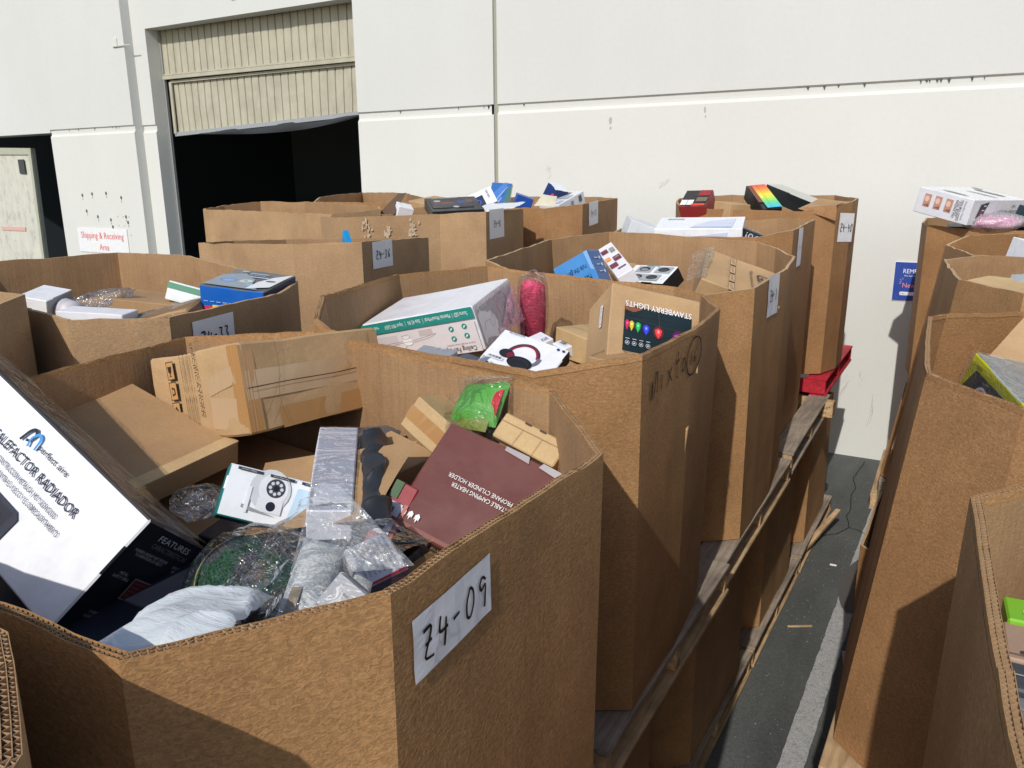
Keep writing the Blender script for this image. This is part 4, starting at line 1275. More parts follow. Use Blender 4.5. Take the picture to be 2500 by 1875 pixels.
r, dm = carton('heater_box', 'large white heater box wrapped in film, tilted up at left, CALEFACTOR RADIADOR printed', 'box', fit['heater'], paint(WHITE, 0.35), mats6=[('x', paint((28, 30, 40), 0.42)), ('y', paint((84, 82, 86), 0.35)), ('-x', paint((28, 30, 40), 0.42))], bev=0.003, wob=0.0015)
W_, H_, D_ = dm
art(r, dm, 'z', [
    ('t', 'perfect aire', 0.155, 0.308, 0.05, BLK, 0, 0.135),
    ('t', 'CALEFACTOR RADIADOR', 0.131, 0.160, 0.075, INK, 0, 0.40), ('t', 'CALEFACTOR RADIADOR', 0.1314, 0.1615, 0.075, INK, 0, 0.40),
    ('t', 'CONSTRUCCIÓN METÁLICA | MUY SILENCIOSO', 0.149, 0.045, 0.042, (80, 82, 92), 0, 0.28),
    ('t', 'CONTRA EL VUELCO Y EL SOBRECALENTAMIENTO', 0.187, -0.03, 0.042, (80, 82, 92), 0, 0.29),
    ('p', [(-0.1, -0.12), (0.19, -0.12), (0.21, -0.16), (0.21, -0.35), (0.17, -0.40), (-0.1, -0.40)], (48, 50, 62)),
    ('p', [(-0.08, -0.15), (0.185, -0.15), (0.185, -0.36), (-0.08, -0.36)], (36, 38, 48)),
    ('p', [(-0.08, -0.16), (0.11, -0.16), (0.11, -0.33), (-0.08, -0.33)], (120, 24, 34)),
    *[('l', [(-0.07, -0.19 - 0.03 * k), (0.10, -0.19 - 0.03 * k)], 0.0012, (220, 200, 200)) for k in range(5)],
    ('e', 0.15, -0.24, 0.010, 0.010, (150, 40, 46)), ('e', 0.15, -0.31, 0.010, 0.010, (60, 62, 70)),
    ('l', [(0.024, 0.255), (0.030, 0.36), (0.044, 0.395), (0.058, 0.36), (0.053, 0.295), (0.040, 0.285)], 0.0065, (28, 30, 44)),
    ('l', [(0.060, 0.255), (0.050, 0.32), (0.062, 0.385), (0.080, 0.37), (0.086, 0.27)], 0.0065, (70, 150, 214)),
])
art(r, dm, 'x', [
    ('t', 'FEATURES', 0.03, 0.415, 0.050, (235, 235, 235), 0, 0.51), ('t', 'CARACTERÍSTICAS', 0.05, 0.350, 0.040, (140, 140, 146), 0, 0.58),
    ('t', 'POWERFUL RADIANT HEAT DESIGNED', -0.13, 0.270, 0.024, (215, 215, 215), 0, 0.52), ('t', 'TO WARM PEOPLE OR OBJECTS', -0.13, 0.235, 0.024, (215, 215, 215), 0, 0.44),
    ('t', 'METAL', -0.27, 0.075, 0.024, (215, 215, 215), 0, 0.12), ('t', 'SAFETY GRILL', -0.27, 0.040, 0.024, (215, 215, 215), 0, 0.24),
    ('t', 'EASY CARRY', 0.34, 0.262, 0.024, (215, 215, 215), 0, 0.2), ('t', 'HANDLE', 0.34, 0.228, 0.024, (215, 215, 215), 0, 0.14),
    ('r', 0.096, -0.018, 0.38, 0.19, (150, 140, 132), 0), ('r', 0.096, -0.018, 0.34, 0.165, (112, 34, 40), 0),
    *[('l', [(-0.05, 0.04 - 0.035 * k), (0.24, 0.04 - 0.035 * k)], 0.001, (190, 110, 104)) for k in range(4)],
    ('t', 'OVERHEAT', -0.20, -0.262, 0.024, (190, 190, 192), 0, 0.18), ('t', 'ALARM LIGHT', -0.20, -0.298, 0.024, (190, 190, 192), 0, 0.22),
    ('t', 'EASY-TO-USE', 0.25, -0.27, 0.024, (190, 190, 192), 0, 0.20), ('t', 'MECHANICAL CONTROLS', 0.25, -0.305, 0.024, (190, 190, 192), 0, 0.34),
    ('t', 'ADDITIONAL FEATURES', 0.06, -0.42, 0.034, (190, 190, 192), 0, 0.56), ('t', 'CARACTERÍSTICAS ADICIONALES', 0.06, -0.465, 0.026, (120, 40, 50), 0, 0.56)])


def crumple(name, pts, nu, nv, mat, amp=0.012, seed=0, label=None, cat=None, thick=0.0, parent=None, fold=0.0, group=None, fine=1.0):
    """crumpled sheet spanning four corner points (a, b, c, d), optionally bulged along its normal"""
    a, b, c, e = [Vector(p) for p in pts[:4]]
    bulge = pts[4] if len(pts) > 4 else 0.0
    nn = (b - a).cross(e - a).normalized()
    v, f = [], []
    for j in range(nv + 1):
        for i in range(nu + 1):
            s_, t_ = i / nu, j / nv
            p = a.lerp(b, s_).lerp(e.lerp(c, s_), t_)
            q = p * 9 + Vector((seed * 3.3, seed, 0))
            n_ = noise.noise(q) + 0.35 * fine * abs(noise.noise(q * 2.3)) + 0.10 * fine * noise.noise(q * 5)
            rid = fold * (1 - abs(noise.noise(q * 1.3 + Vector((9, 9, 9))))) ** 4
            env = (math.sin(math.pi * s_) * math.sin(math.pi * t_)) ** 0.5 if 0 < s_ < 1 and 0 < t_ < 1 else 0
            w2 = noise.noise_vector(q * 0.8) * amp * 0.8
            v.append(p + nn * (bulge * env + amp * n_ + rid) + w2)
    for j in range(nv):
        for i in range(nu):
            k = j * (nu + 1) + i
            f.append((k, k + 1, k + nu + 2, k + nu + 1))
    o = obj(name, v, f, mat, parent, smooth=True)
    if label:
        tag(o, label, cat, group)
    return o


def local_wrap(root, dims, faces, mat, name='plastic_wrap', lift=0.004, amp=0.004, seed=1):
    """film drawn over faces of a box, as a child of it"""
    for k, fc in enumerate(faces):
        W1, H1, (U, V, Nn, off) = face_frame(dims, fc)
        z = Nn * (off + lift)
        crumple(name, [U * (-W1 / 2) + V * (-H1 / 2) + z, U * (W1 / 2) + V * (-H1 / 2) + z, U * (W1 / 2) + V * (H1 / 2) + z, U * (-W1 / 2) + V * (H1 / 2) + z], 26, 18, mat, amp, seed + k, parent=root)


for me_ in {o_.data for o_ in r.children}:      # the top of the box narrows: its far end is crushed flat
    for vt in me_.vertices:
        if vt.co.z < D_ / 2 - 0.004:
            k_ = 0.10 + 0.90 * min(1, max(0, vt.co.x / W_ + 0.5)) ** 1.5
            vt.co.z = D_ / 2 - (D_ / 2 - vt.co.z) * k_
local_wrap(r, dm, ['y'], WRAP, lift=0.004, amp=0.003)
for vt in r.children[-1].data.vertices:
    k_ = 0.10 + 0.90 * min(1, max(0, vt.co.x / W_ + 0.5)) ** 1.5
    vt.co.z = D_ / 2 - (D_ / 2 - vt.co.z) * k_


def tape(root, dims, face, cx, cy, w2, h2, mat=TAPE, name='tape', rot=0):
    W1, H1, (U, V, Nn, off) = face_frame(dims, face)
    c, s = math.cos(R(rot)), math.sin(R(rot))
    k = 14
    v, f = [], []
    for i in range(k + 1):
        for q in (-1, 1):
            x = (i / k - 0.5) * w2 * W1
            y = q * 0.5 * h2 * H1 + 0.0012 * noise.noise(Vector((i, q, cx * 9)))
            xx, yy = x * c - y * s + cx * W1, x * s + y * c + cy * H1
            v.append(U * xx + V * yy + Nn * (off + 0.0020 + 0.0006 * noise.noise(Vector((i * 0.9, q, 3)))))
    for i in range(k):
        f.append((2 * i, 2 * i + 2, 2 * i + 3, 2 * i + 1))
    return obj(name, v, f, mat, root)


r, dm = carton('flat_carton', 'plain tan carton lying flat with a soft shadow across it, beside the heater box', 'box', fit['flat'], KBOX2, wob=0.006)
v, f = boxvf(dm[0] / 2 - 0.030, dm[0] / 2 + 0.001, -dm[1] / 2, dm[1] / 2, dm[2] / 2, dm[2] / 2 + 0.003)
obj('lid_lip', v, f, KBOX3, r)

r, dm = carton('taped_carton', 'large battered carton covered in brown tape, printed SPECIFICATIONS, tilted on top', 'box', fit['tape'], KBOX, wob=0.010, bev=0.005, cuts=6)
tape(r, dm, 'z', 0.0, 0.03, 1.0, 0.32, TAPE2, rot=0)
tape(r, dm, 'z', 0.1, -0.36, 0.8, 0.24, TAPE, rot=1.5)
tape(r, dm, 'z', -0.46, 0.0, 0.09, 0.96, TAPE, rot=0)
tape(r, dm, 'z', 0.46, 0.1, 0.07, 0.7, TAPE)
art(r, dm, 'z', [('l', [(-0.49, 0.0), (-0.2, 0.015), (0.1, 0.01), (0.3, 0.03), (0.49, 0.03)], 0.0025, (60, 40, 26)), ('l', [(-0.28, 0.47), (-0.27, 0.2), (-0.31, -0.15), (-0.27, -0.46)], 0.0012, (120, 92, 62)), ('l', [(-0.27, 0.1), (-0.36, -0.2), (-0.42, -0.36)], 0.001, (120, 92, 62))], 'seam_and_creases', 0.0032)
W1 = (60, 44, 32)
art(r, dm, '-x', [
    ('t', 'SPECIFICATIONS', 0.05, 0.18, 0.045, W1, -90, 0.48),
    *[('l', [(-0.02 - 0.022 * k, 0.42), (-0.02 - 0.022 * k, -0.40)], 0.0007, (120, 92, 66)) for k in range(6)],
    *[('t', 'NAME OF PRODUCT    QTY    G.W', -0.012 - 0.044 * k, 0.22, 0.022, W1, -90, 0.30) for k in range(3)],
    *[('t', 'DESCRIPTION ITEM NO', -0.012 - 0.044 * k, -0.24, 0.022, W1, -90, 0.26) for k in range(3)],
    *[q for k in range(4) for q in (('r', -0.225, 0.33 - 0.24 * k, 0.085, 0.215, W1), ('r', -0.225, 0.33 - 0.24 * k, 0.072, 0.195, (196, 150, 98)))],
    ('p', [(-0.25, 0.38), (-0.205, 0.38), (-0.215, 0.31), (-0.225, 0.30), (-0.225, 0.27), (-0.205, 0.262), (-0.245, 0.262), (-0.232, 0.27), (-0.232, 0.30), (-0.245, 0.32)], W1),
    ('p', [(-0.24, 0.14), (-0.205, 0.12), (-0.205, 0.05), (-0.24, 0.03)], W1), ('r', -0.225, 0.085, 0.02, 0.05, (196, 150, 98)),
    ('p', [(-0.26, -0.17), (-0.225, -0.09), (-0.19, -0.17), (-0.21, -0.17), (-0.21, -0.22), (-0.24, -0.22), (-0.24, -0.17)], W1),
    ('r', -0.225, -0.38, 0.03, 0.10, W1)])
tape(r, dm, '-x', 0.45, 0.0, 0.11, 0.98, TAPE)
tape(r, dm, '-x', -0.40, -0.38, 0.22, 0.2, TAPE)
tape(r, dm, '-x', 0.28, 0.12, 0.3, 0.2, TAPE2, rot=12)
tape(r, dm, '-x', 0.27, -0.25, 0.28, 0.36, TAPE2, rot=-6)

# torn-open flaps under it
fl = crumple('torn_flap', [(-1.12, 0.93, 1.86), (-.86, 0.98, 1.93), (-.92, 1.20, 2.0), (-1.30, 1.15, 1.90), 0.0], 10, 8, KBOX2, 0.004, 4, 'torn brown carton flap with a strip of tape, in shade under the taped carton', 'carton flap')
TB = paint((150, 112, 70), 0.3)

r, dm = carton('camera_box', 'white security camera box with a teal edge, upside down lettering', 'box', fit['camera'], paint((238, 240, 242), 0.3), mats6=[('-x', paint((22, 118, 116), 0.4)), ('-y', paint((22, 118, 116), 0.4))], wob=0.002)
GR = (176, 180, 184)
ci = [('e', -0.20, 0.16, 0.14, 0.145, (205, 207, 209)), ('e', -0.18, 0.20, 0.10, 0.105, (226, 228, 230)), ('e', -0.165, 0.22, 0.065, 0.066, (60, 62, 70))]
ci += [('e', -0.165 + 0.04 * math.cos(k * 0.785), 0.22 + 0.04 * math.sin(k * 0.785) * (dm[0] / dm[1]), 0.012, 0.012, (205, 208, 212)) for k in range(8)]
ci += [('e', -0.165, 0.22, 0.018, 0.018, (20, 22, 26)),
       ('r', -0.18, -0.14, 0.17, 0.26, (222, 224, 226)), ('e', -0.17, -0.14, 0.032, 0.033, (24, 26, 40)), ('p', [(-0.36, -0.2), (-0.12, -0.32), (-0.3, -0.30), (-0.36, -0.27)], (150, 152, 154)),
       ('r', -0.33, -0.1, 0.025, 0.5, (232, 234, 235)), ('p', [(-0.05, -0.42), (-0.02, 0.32), (0.49, 0.36), (0.49, -0.18)], (188, 214, 232)),
       ('r', -0.36, 0.44, 0.17, 0.055, (52, 54, 58)), ('r', -0.14, 0.44, 0.17, 0.055, (52, 54, 58)), ('r', 0.08, 0.44, 0.17, 0.055, (52, 54, 58)),
       ('t', 'Night Vision', -0.37, 0.44, 0.025, (210, 212, 214), 180, 0.10), ('t', 'Two Way Audio', -0.15, 0.44, 0.025, (210, 212, 214), 180, 0.11), ('t', 'Dual Screen', 0.07, 0.44, 0.025, (210, 212, 214), 180, 0.10),
       ('r', 0.29, 0.10, 0.36, 0.42, (40, 42, 48)), ('r', 0.29, 0.10, 0.345, 0.385, (92, 106, 74)), ('r', 0.37, 0.04, 0.17, 0.26, (60, 110, 178)), ('r', 0.36, 0.12, 0.15, 0.12, (228, 222, 206)), ('e', 0.17, 0.13, 0.025, 0.05, (224, 168, 142)), ('r', 0.21, 0.0, 0.12, 0.1, (112, 130, 140)),
       ('r', 0.26, -0.22, 0.38, 0.075, (120, 178, 184)), ('t', 'All Day and Night & 24/7 Recording', 0.26, -0.22, 0.035, (240, 248, 250), 180, 0.34),
       ('t', 'Areas Monitor', 0.22, -0.30, 0.05, (60, 62, 68), 180, 0.18), ('t', 'Double Screen and Dual', 0.28, -0.37, 0.05, (60, 62, 68), 180, 0.30), ('t', 'OAN', 0.13, -0.455, 0.06, (44, 46, 50), 180, 0.09)]
art(r, dm, 'z', ci)

r, dm = carton('tall_white_box', 'tall white bubble-wrapped box standing in the middle of the nearest bin', 'box', fit['tall'], paint((232, 232, 240), 0.35), wob=0.004)
local_wrap(r, dm, ['z', 'x'], FILM, lift=0.004, amp=0.003, seed=9)
r, dm = carton('shaded_carton', 'tan carton with a jagged shadow, left of the maroon heater box', 'box', fit['brownA'], KBOX, wob=0.004)
c_, M_, d_ = fit['browntape']
ax_ = Vector((M_[0][0], M_[1][0], M_[2][0]))
fit['browntape'] = (tuple(Vector(c_) - ax_ * (d_[0] - 0.13) / 2), M_, (0.13, d_[1], d_[2]))
r, dm = carton('sealed_carton', 'tan carton with one wide strip of brown tape, leaning at the back', 'box', fit['browntape'], KBOX3, wob=0.005)
tape(r, dm, 'z', 0, 0.0, 1.0, 0.42, TAPE)
r, dm = carton('mailer_carton', 'small tan tuck-top mailer box right of the patterned bag', 'box', fit['mailer'], KBOX3, wob=0.003)
art(r, dm, 'z', [('r', -0.12, 0.45, 0.10, 0.07, (70, 48, 30)), ('r', 0.12, 0.45, 0.10, 0.07, (70, 48, 30)), ('l', [(-0.5, 0.16), (0.48, 0.20)], 0.0012, (150, 112, 74)), ('l', [(-0.14, 0.18), (-0.16, -0.5)], 0.001, (165, 128, 86)), ('l', [(0.17, 0.18), (0.16, -0.5)], 0.001, (165, 128, 86))])
MR = paint((112, 66, 58), 0.28, coat=0.3)
r, dm = carton('camping_heater_box', 'glossy maroon camping heater box leaning on the front rim, white text upside down', 'box', fit['maroon'], MR, mats6=[('-y', paint((88, 48, 42), 0.25))], wob=0.004, bev=0.004)
WT = (244, 238, 234)
art(r, dm, 'z', [
    ('t', 'WITH PROPANE CYLINDER HOLDER', 0.05, 0.062, 0.038, WT, 180, 0.67), ('t', 'PORTABLE CAMPING HEATER', 0.04, -0.002, 0.038, WT, 180, 0.53),
    *[q for k in range(3) for q in (('p', [(-0.451 + 0.058 * k, -0.37), (-0.431 + 0.058 * k, -0.35), (-0.411 + 0.058 * k, -0.37), (-0.412 + 0.058 * k, -0.41), (-0.422 + 0.058 * k, -0.395), (-0.431 + 0.058 * k, -0.43), (-0.440 + 0.058 * k, -0.395), (-0.450 + 0.058 * k, -0.41)], WT),)],
    ('r', 0.0, -0.475, 0.98, 0.035, (136, 82, 72)), ('p', [(0.0, 0.46), (0.22, 0.44), (0.20, 0.50), (0.0, 0.50)], (170, 160, 160)), ('p', [(0.30, 0.45), (0.50, 0.42), (0.50, 0.49), (0.32, 0.50)], (176, 170, 172))])
art(r, dm, '-y', [('t', 'EASITALY', -0.18, 0.2, 0.26, WT, 0, 0.4), ('t', 'PORTABLE CAMPING HEATER', -0.15, -0.1, 0.09, (190, 170, 165), 0, 0.3)])
r, dm = carton('small_white_carton', 'small plain white carton with tiny round icons, at the front rim', 'box', fit['smallwhite'], paint((236, 237, 240), 0.4), mats6=[('y', paint((160, 162, 168), 0.5))], wob=0.002)
art(r, dm, 'z', [('e', -0.20, 0.22, 0.055, 0.055, (170, 172, 176)), ('e', -0.20, 0.22, 0.045, 0.045, (236, 237, 240)), ('e', -0.33, -0.05, 0.055, 0.055, (170, 172, 176)), ('e', -0.33, -0.05, 0.045, 0.045, (236, 237, 240)), ('t', 'Indoor use', -0.22, 0.34, 0.03, (150, 152, 156), 0, 0.2), ('t', 'Recyclable', -0.4, 0.08, 0.03, (150, 152, 156), 0, 0.2)])

# narrow book-like boxes and bits between
r, dm = carton('game_box', 'narrow red and green box with a barcode sticker, deep beside the dark bag', 'box', ((-0.90, 1.08, 1.87), ((0.86, 0.1, 0.5), (0.30, 0.68, -0.66), (-0.41, 0.72, 0.56)), (0.045, 0.15, 0.12)), paint((152, 52, 56), 0.35), wob=0.002)
art(r, dm, 'z', [('r', -0.3, 0.38, 0.36, 0.22, (60, 92, 50)), ('r', -0.05, 0.02, 0.62, 0.42, (206, 210, 220)), *[('r', -0.28 + 0.03 * k, 0.02, 0.012 + 0.006 * (k % 3), 0.3, BLK) for k in range(9)], ('r', 0.38, -0.1, 0.16, 0.7, (190, 110, 100)), ('r', 0.0, -0.38, 0.7, 0.16, (70, 66, 78))])
r, dm = carton('label_box', 'white box dense with fine print and red edge under the maroon box', 'box', ((-0.80, 0.925, 1.865), ((0.80, 0.45, 0.40), (-0.30, 0.86, -0.41), (-0.52, 0.21, 0.83)), (0.11, 0.08, 0.06)), paint((226, 222, 222), 0.4), wob=0.002)
art(r, dm, 'z', [*[('t', 'warranty product instructions read carefully before use', -0.16, 0.36 - 0.1 * k, 0.05, (40, 40, 44), 0, 0.55) for k in range(8)], ('r', 0.22, 0, 0.04, 0.96, (190, 40, 44)), ('r', 0.37, 0, 0.22, 0.96, (60, 34, 34))])

# plastic: gown of clear bags over cap, slippers, etc.
GCAP, t, p = base_mat('green_tweed', (0.03, 0.10, 0.045, 1), 0.95, 0.1)
vc = coords(t)
c = ramp(t, noise_n(t, vc, 260, 4, 0.8), [(0.38, (0.006, 0.014, 0.010, 1)), (0.5, (0.018, 0.085, 0.035, 1)), (0.68, (0.10, 0.17, 0.10, 1))])
c2 = ramp(t, noise_n(t, vc, 200, 4, 0.8), [(0.38, (0.02, 0.018, 0.022, 1)), (0.66, (0.20, 0.19, 0.20, 1))])
t.links.new(mixc(t, ramp(t, noise_n(t, vc, 9, 2), [(0.46, g(0)), (0.54, g(1))]), c, c2), p.inputs['Base Color'])
bump(t, p, noise_n(t, vc, 260, 3), 0.7, 0.004)


def blob(name, c, rx, ry, rz, mat, label=None, cat=None, amp=0.12, seed=0, sub=4, flat=None, rot=(0, 0, 0), parent=None, freq=2.0, boxy=0.0):
    bm = bmesh.new()
    bmesh.ops.create_icosphere(bm, subdivisions=sub, radius=1)
    for q in bm.verts:
        n_ = noise.noise(q.co * freq + Vector((seed, seed * 2, 0))) + 0.5 * noise.noise(q.co * freq * 2.6 + Vector((seed, 0, 4)))
        q.co *= 1 + amp * n_
        if boxy:
            h_ = math.hypot(q.co.x, q.co.y)
            k_ = 1 + boxy * (1 / max(0.55, h_) - 1)
            q.co.x, q.co.y = q.co.x * k_, q.co.y * k_
        if flat is not None and q.co.z < flat:
            q.co.z = flat + (q.co.z - flat) * 0.15
        q.co = Vector((q.co.x * rx, q.co.y * ry, q.co.z * rz))
    o = bm_obj(name, bm, mat, parent, True)
    o.location = c
    o.rotation_euler = rot
    if label:
        tag(o, label, cat)
    return o


bg = empty('bagged_cushion', (-0.925, 0.775, 1.872), 'green and grey tweed cushion sealed in shiny clear plastic', 'cushion')
o = blob('cushion', (0, 0, 0), 0.106, 0.096, 0.082, GCAP, amp=0.05, seed=3, parent=bg, rot=(R(25), 0, R(-10)))
o = blob('plastic_bag', (0, 0, 0.006), 0.118, 0.108, 0.092, FILM, amp=0.07, seed=7, parent=bg, rot=(R(25), 0, R(-10)), freq=3.4, sub=5)
cush = bg.children[0]
v, f = stroke_mesh([[(-0.050, 0.05), (-0.060, 0.0), (-0.050, -0.035), (-0.030, -0.060)]], 0.005)
obj('gold_cord', [(p[0], p[1], 0.088 * math.sqrt(max(0.02, 1 - (p[0] / 0.106) ** 2 - (p[1] / 0.096) ** 2))) for p in v], f, paint((196, 180, 120), 0.4), cush)

slip = empty('bagged_slippers', (-0.70, 0.66, 1.97), 'cream mesh slipper with tan patch inside a crinkled clear bag', 'slippers')
SM, t, p = base_mat('quilted_mesh', (0.66, 0.68, 0.66, 1), 0.8)
vv_ = t.nodes.new('ShaderNodeTexVoronoi')
vv_.inputs['Scale'].default_value = 230
t.links.new(coords(t, (1, 1, 1)), vv_.inputs['Vector'])
bump(t, p, vv_.outputs[0], 0.4, 0.0015)
t.links.new(ramp(t, vv_.outputs[0], [(0.1, (0.50, 0.53, 0.52, 1)), (0.6, (0.76, 0.77, 0.74, 1))]), p.inputs['Base Color'])
sole = crumple('slipper_upper', [(-0.030, -0.10, 0), (0.030, -0.11, -0.01), (0.035, 0.10, 0.0), (-0.025, 0.11, 0.012), 0.022], 16, 22, SM, 0.002, 5, parent=slip)
sole.rotation_euler = (R(14), 0, R(30))
v, f = stroke_mesh([[(0.02, -0.085), (0.022, -0.01)]], 0.016)
o = obj('tan_patch', [(p[0] - 0.028, p[1] - 0.0, 0.024 + 0.05 * (p[1] + 0.05)) for p in v], f, paint((178, 160, 132), 0.6), slip)
o.rotation_euler = (R(14), 0, R(30))
sh2 = crumple('slipper_side', [(0.035, -0.10, -0.045), (0.075, -0.08, -0.05), (0.075, 0.07, -0.04), (0.045, 0.09, -0.035), 0.015], 14, 20, SM, 0.002, 8, parent=slip)
sh2.rotation_euler = (R(14), 0, R(30))
slip.location = (-0.735, 0.70, 1.955)
cb = crumple('clear_bag', [(-0.80, 0.60, 1.955), (-0.585, 0.545, 2.035), (-0.555, 0.76, 2.045), (-0.83, 0.84, 2.03), 0.02], 40, 40, FILM, 0.012, 12, 'crinkled clear polythene bag draped over the slippers by the front rim', 'plastic bag', fold=0.02)
cb2 = crumple('peaked_plastic', [(-0.80, 0.74, 1.95), (-0.66, 0.84, 1.95), (-0.80, 0.85, 2.05), (-0.822, 0.83, 2.05), 0.012], 30, 34, FILMW, 0.010, 21, 'milky plastic film gathered to a peak before the tall white box', 'plastic bag', fold=0.015)
PM, t, p = base_mat('white_poly', srgb(214, 220, 222), 0.38, 0.5)
wn = noise_n(t, coords(t, (1.0, 3.2, 1), (0, 0, 0.5)), 14, 4, 0.6, 1.4)
b1_ = bump(t, None, wn, 0.32, 0.014)
bump(t, p, noise_n(t, coords(t), 60, 3), 0.25, 0.004, b1_)
pm = crumple('poly_mailer', [(-0.80, 0.40, 1.985), (-0.62, 0.47, 2.05), (-0.71, 0.63, 1.985), (-0.86, 0.61, 1.965), 0.028], 44, 36, PM, 0.010, 33, 'soft white poly mailer lying against the front rim', 'parcel', fold=0.010)
DB = base_mat('black_poly', (0.028, 0.030, 0.034), 0.34, 0.5)[0]
db = crumple('dark_bag', [(-0.855, 0.945, 1.925), (-0.828, 0.995, 1.915), (-1.060, 1.273, 1.955), (-1.118, 1.263, 1.965), 0.030], 30, 80, DB, 0.010, 144, 'torn shiny black polybag hanging beside the tall white box', 'plastic bag', fold=0.02)
GB_ = base_mat('grey_static_bag', (0.10, 0.105, 0.12), 0.2, 0.7)[0]
db2 = crumple('grey_printed_bag', [(-1.06, 1.16, 1.90), (-0.98, 1.16, 1.90), (-1.10, 1.38, 1.93), (-1.22, 1.36, 1.93), 0.03], 24, 30, GB_, 0.010, 48, 'dark grey printed polybag with white icons behind the tall white box', 'plastic bag', fold=0.01)
for (x, y, z) in ((-1.07, 1.24, 1.962), (-1.075, 1.21, 1.955)):
    pts = ngon(0, 0, 0.008, 0.008, 14)
    obj('round_icon', [(x + a_, y + b_2 * 0.7, z + b_2 * 0.7 + 0.004) for a_, b_2 in pts], [tuple(range(14))], paint((222, 224, 228), 0.4), db2)
gp = empty('patterned_bag', (-0.855, 1.315, 2.045), 'clear bag of bright green and red printed fabric at the back of the bin', 'bag')
crumple('fabric', [(-0.055, -0.02, -0.03), (0.055, -0.02, -0.03), (0.06, 0.04, 0.055), (-0.05, 0.04, 0.035), 0.02], 26, 20, paint((92, 168, 60), 0.6), 0.006, 51, parent=gp)
for k, (a_, rgb) in enumerate((((-0.045, 0.008, -0.012, 0.055, 0.018, 0.028), (206, 44, 54)), ((0.035, 0.03, 0.03, 0.058, 0.0, 0.01), (206, 44, 54)), ((-0.035, -0.012, -0.028, 0.04, -0.01, -0.02), (128, 140, 60)))):
    x0, y0, z0, x1, y1, z1 = a_
    crumple('printed_band', [(x0, y0 - 0.022, z0 - 0.006), (x1, y1 - 0.022, z1 - 0.016), (x1, y1 + 0.0, z1 + 0.016), (x0, y0 + 0.0, z0 + 0.016), 0.006], 12, 5, paint(rgb, 0.6), 0.003, 60 + k, parent=gp)
crumple('bag_film', [(-0.07, -0.05, -0.05), (0.075, -0.05, -0.045), (0.075, 0.03, 0.075), (-0.06, 0.03, 0.055), 0.03], 26, 22, FILM, 0.009, 71, parent=gp, fold=0.01)
bp = blob('crushed_clamshell', (-1.25, 0.935, 1.90), 0.055, 0.05, 0.03, film('smoky_plastic', (0.25, 0.24, 0.24), 0.35, 0.15), 'small smoky plastic clamshell in the dark gap beside the flat carton', 'packaging', 0.2, 5)

# filler cartons deeper down, seen only through gaps
rnd = random.Random(21)


def filler(x, y, z, w_, h_, d_, az, mat, label, tilt=8, name='deep_carton', **k):
    a_ = Matrix.Rotation(R(az), 3, 'Z') @ Matrix.Rotation(R(tilt), 3, 'X') @ Matrix.Rotation(R(tilt * 0.6), 3, 'Y')
    return carton(name, label, 'box', ((x, y, z), tuple(tuple(q) for q in a_), (w_, h_, d_)), mat, wob=0.004, cuts=2, **k)


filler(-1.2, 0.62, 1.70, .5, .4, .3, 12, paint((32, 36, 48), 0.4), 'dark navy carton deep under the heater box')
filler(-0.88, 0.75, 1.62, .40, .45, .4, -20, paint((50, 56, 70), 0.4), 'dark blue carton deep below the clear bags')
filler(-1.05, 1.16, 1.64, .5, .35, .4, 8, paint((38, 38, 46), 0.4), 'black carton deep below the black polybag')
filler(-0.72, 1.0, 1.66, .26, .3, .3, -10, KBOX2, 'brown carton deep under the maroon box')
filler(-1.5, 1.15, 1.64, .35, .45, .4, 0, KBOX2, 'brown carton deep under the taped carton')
filler(-0.66, 0.66, 1.80, .24, .24, .18, 30, paint((60, 66, 74), 0.4), 'slate carton deep under the white mailer')

